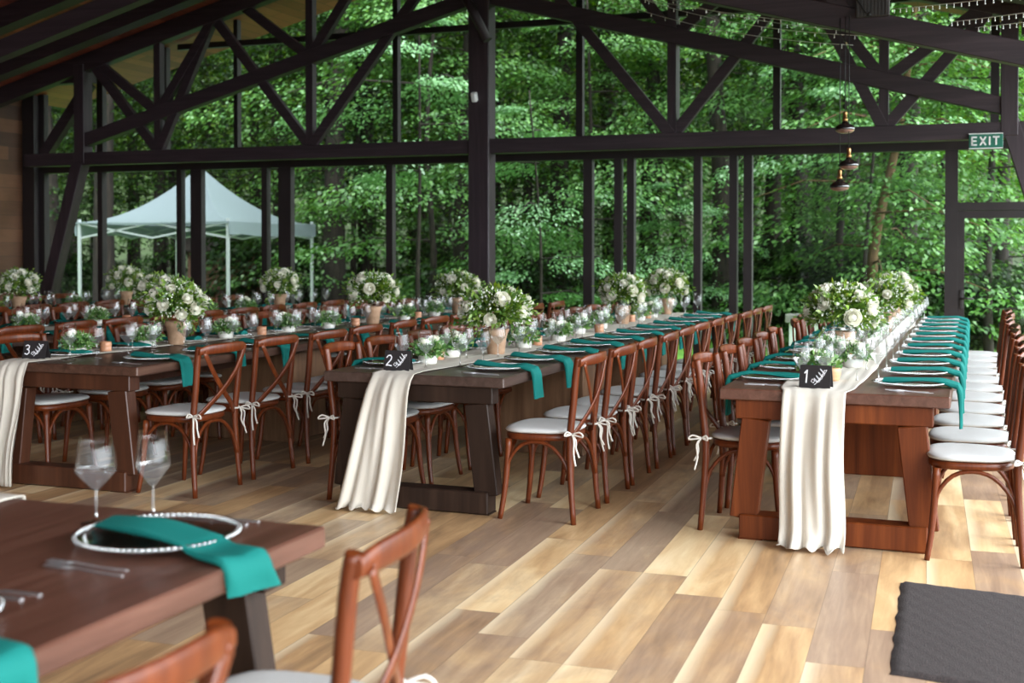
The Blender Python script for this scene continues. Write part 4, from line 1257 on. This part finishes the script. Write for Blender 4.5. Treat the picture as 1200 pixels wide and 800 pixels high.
def make_shrub(seed, R, H, n, mat, ln=.1, wd=.06):
    global RNG
    RNG = np.random.default_rng(seed); rn = random.Random(seed)
    t = thing('shrub', 'x', 'shrub', (0, 0, 0), 0, 'undergrowth shrubs outside')
    Vs = []; c = MB()
    for i in range(26):
        a = rn.uniform(0, 6.28); h = H * (.15 + .85 * rn.random()); r0 = R * .25 * rn.random()
        p = (r0 * math.cos(a), r0 * math.sin(a), h * .8)
        Vs.append(spray(p, a, R * rn.uniform(.6, 1.), R * .35, n // 26, ln, wd, rn.uniform(.0, .35)))
        if i % 3 == 0: c.sweep([(r0 * .3 * math.cos(a), r0 * .3 * math.sin(a), -.1), p, (p[0] + R * .5 * math.cos(a), p[1] + R * .5 * math.sin(a), p[2])], [.02, .014, .006], 5, cap=False)
    c.build('stems', MT['bark'], t)
    V = np.vstack(Vs); mesh_np('foliage', V, np.arange(len(V)).reshape(-1, 4), mat, parent=t)
    return t
sA = Maker(make_shrub(31, 1.3, 1.7, 2400, MT['treeleaf_shade'])); sB = Maker(make_shrub(32, 1.2, 1.3, 2200, MT['treeleafb'])); sC = Maker(make_shrub(33, 1.5, 2.1, 2600, MT['treeleaf_shade'], .12, .07))
for i in range(11):
    px_ = 915 + i * 30 + rn.uniform(-8, 8); Y = 19.6 + rn.uniform(-.4, 1.6)
    (sB, sA, sB, sC)[i % 4]((pxx(px_, Y), Y, -.1), rn.uniform(0, 6.28), 'bright green shrub growing behind the low white wall and glass door', 'bright shrubs at the right', rn.uniform(.75, 1.05))
for i in range(34):
    px_ = -40 + (i % 17 + rn.uniform(.1, .9)) * 70; Y = (20.5 if i < 17 else 25.5) + rn.uniform(-.6, 2.0)
    if 40 < px_ < 440 and Y < 24: Y += 3.5
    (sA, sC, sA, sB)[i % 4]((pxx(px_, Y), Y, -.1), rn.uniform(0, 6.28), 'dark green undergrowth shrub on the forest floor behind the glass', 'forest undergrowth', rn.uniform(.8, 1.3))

# low white garden wall
t = thing('garden_wall', 'low white wall with grey coping on the lawn outside', 'garden wall', (pxx(925, 17.5), 17.5, -.04))
c = MB(); c.box((.75, .1, .22), (1.5, .2, .44)); c.build('wall_body', MT['whitewall'], t)
c = MB(); c.box((.75, .1, .5), (1.6, .3, .12), bev=.01); c.build('coping', MT['coping'], t)

# white canopy tent
TY = 19.5
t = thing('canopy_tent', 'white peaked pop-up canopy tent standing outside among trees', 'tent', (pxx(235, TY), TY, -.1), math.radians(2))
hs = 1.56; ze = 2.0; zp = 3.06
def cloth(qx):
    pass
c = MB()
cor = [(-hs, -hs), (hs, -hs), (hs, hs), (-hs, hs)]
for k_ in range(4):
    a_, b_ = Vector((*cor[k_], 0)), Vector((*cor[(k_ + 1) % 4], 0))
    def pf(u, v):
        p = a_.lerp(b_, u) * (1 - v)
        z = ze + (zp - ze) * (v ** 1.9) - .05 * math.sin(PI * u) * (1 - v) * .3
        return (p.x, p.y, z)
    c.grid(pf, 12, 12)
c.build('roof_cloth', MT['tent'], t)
c = MB()
for k_ in range(4):
    a_, b_ = Vector((*cor[k_], 0)), Vector((*cor[(k_ + 1) % 4], 0))
    def vf(u, v):
        p = a_.lerp(b_, u) * 1.005
        return (p.x, p.y, ze - (.03 if k_ == 0 else .23) * v + .015 * math.sin(u * 12) * v - .05 * math.sin(PI * u) * .3)
    c.grid(vf, 14, 3)
c.build('valance', MT['tent'], t)
for (x, y) in cor:
    c = MB(); c.box((x * .97, y * .97, 1.02), (.045, .045, 2.06)); c.build('pole', MT['tentpole'], t)
for k_ in range(4):
    a_, b_ = Vector((*cor[k_], 0)) * .96, Vector((*cor[(k_ + 1) % 4], 0)) * .96
    c = MB()
    for i in range(2):
        u0, u1, um = i * .5, i * .5 + .5, 0
        pa, pb = a_.lerp(b_, u0), a_.lerp(b_, u1)
        c.beam((pa.x, pa.y, 1.98), (pb.x, pb.y, 1.72), .02, .03); c.beam((pa.x, pa.y, 1.72), (pb.x, pb.y, 1.98), .02, .03)
    c.build('scissor_frame', MT['tentpole'], t)
# dark timber shed under the trees behind the tent
t = thing('shed', 'dark timber shed standing behind the white canopy', 'shed', (pxx(285, 26), 26, -.1), .25)
c = MB(); c.box((0, 0, .75), (2.2, 1.6, 1.5)); c.build('walls', MT['shed'], t)
c = MB()
for s in (-1, 1): c.beam((-1.3, s * .5, 1.66), (1.3, s * .5, 1.66), 1.15, .05, up=(0, s * .35, 1))
c.build('roof', MT['bark'], t)
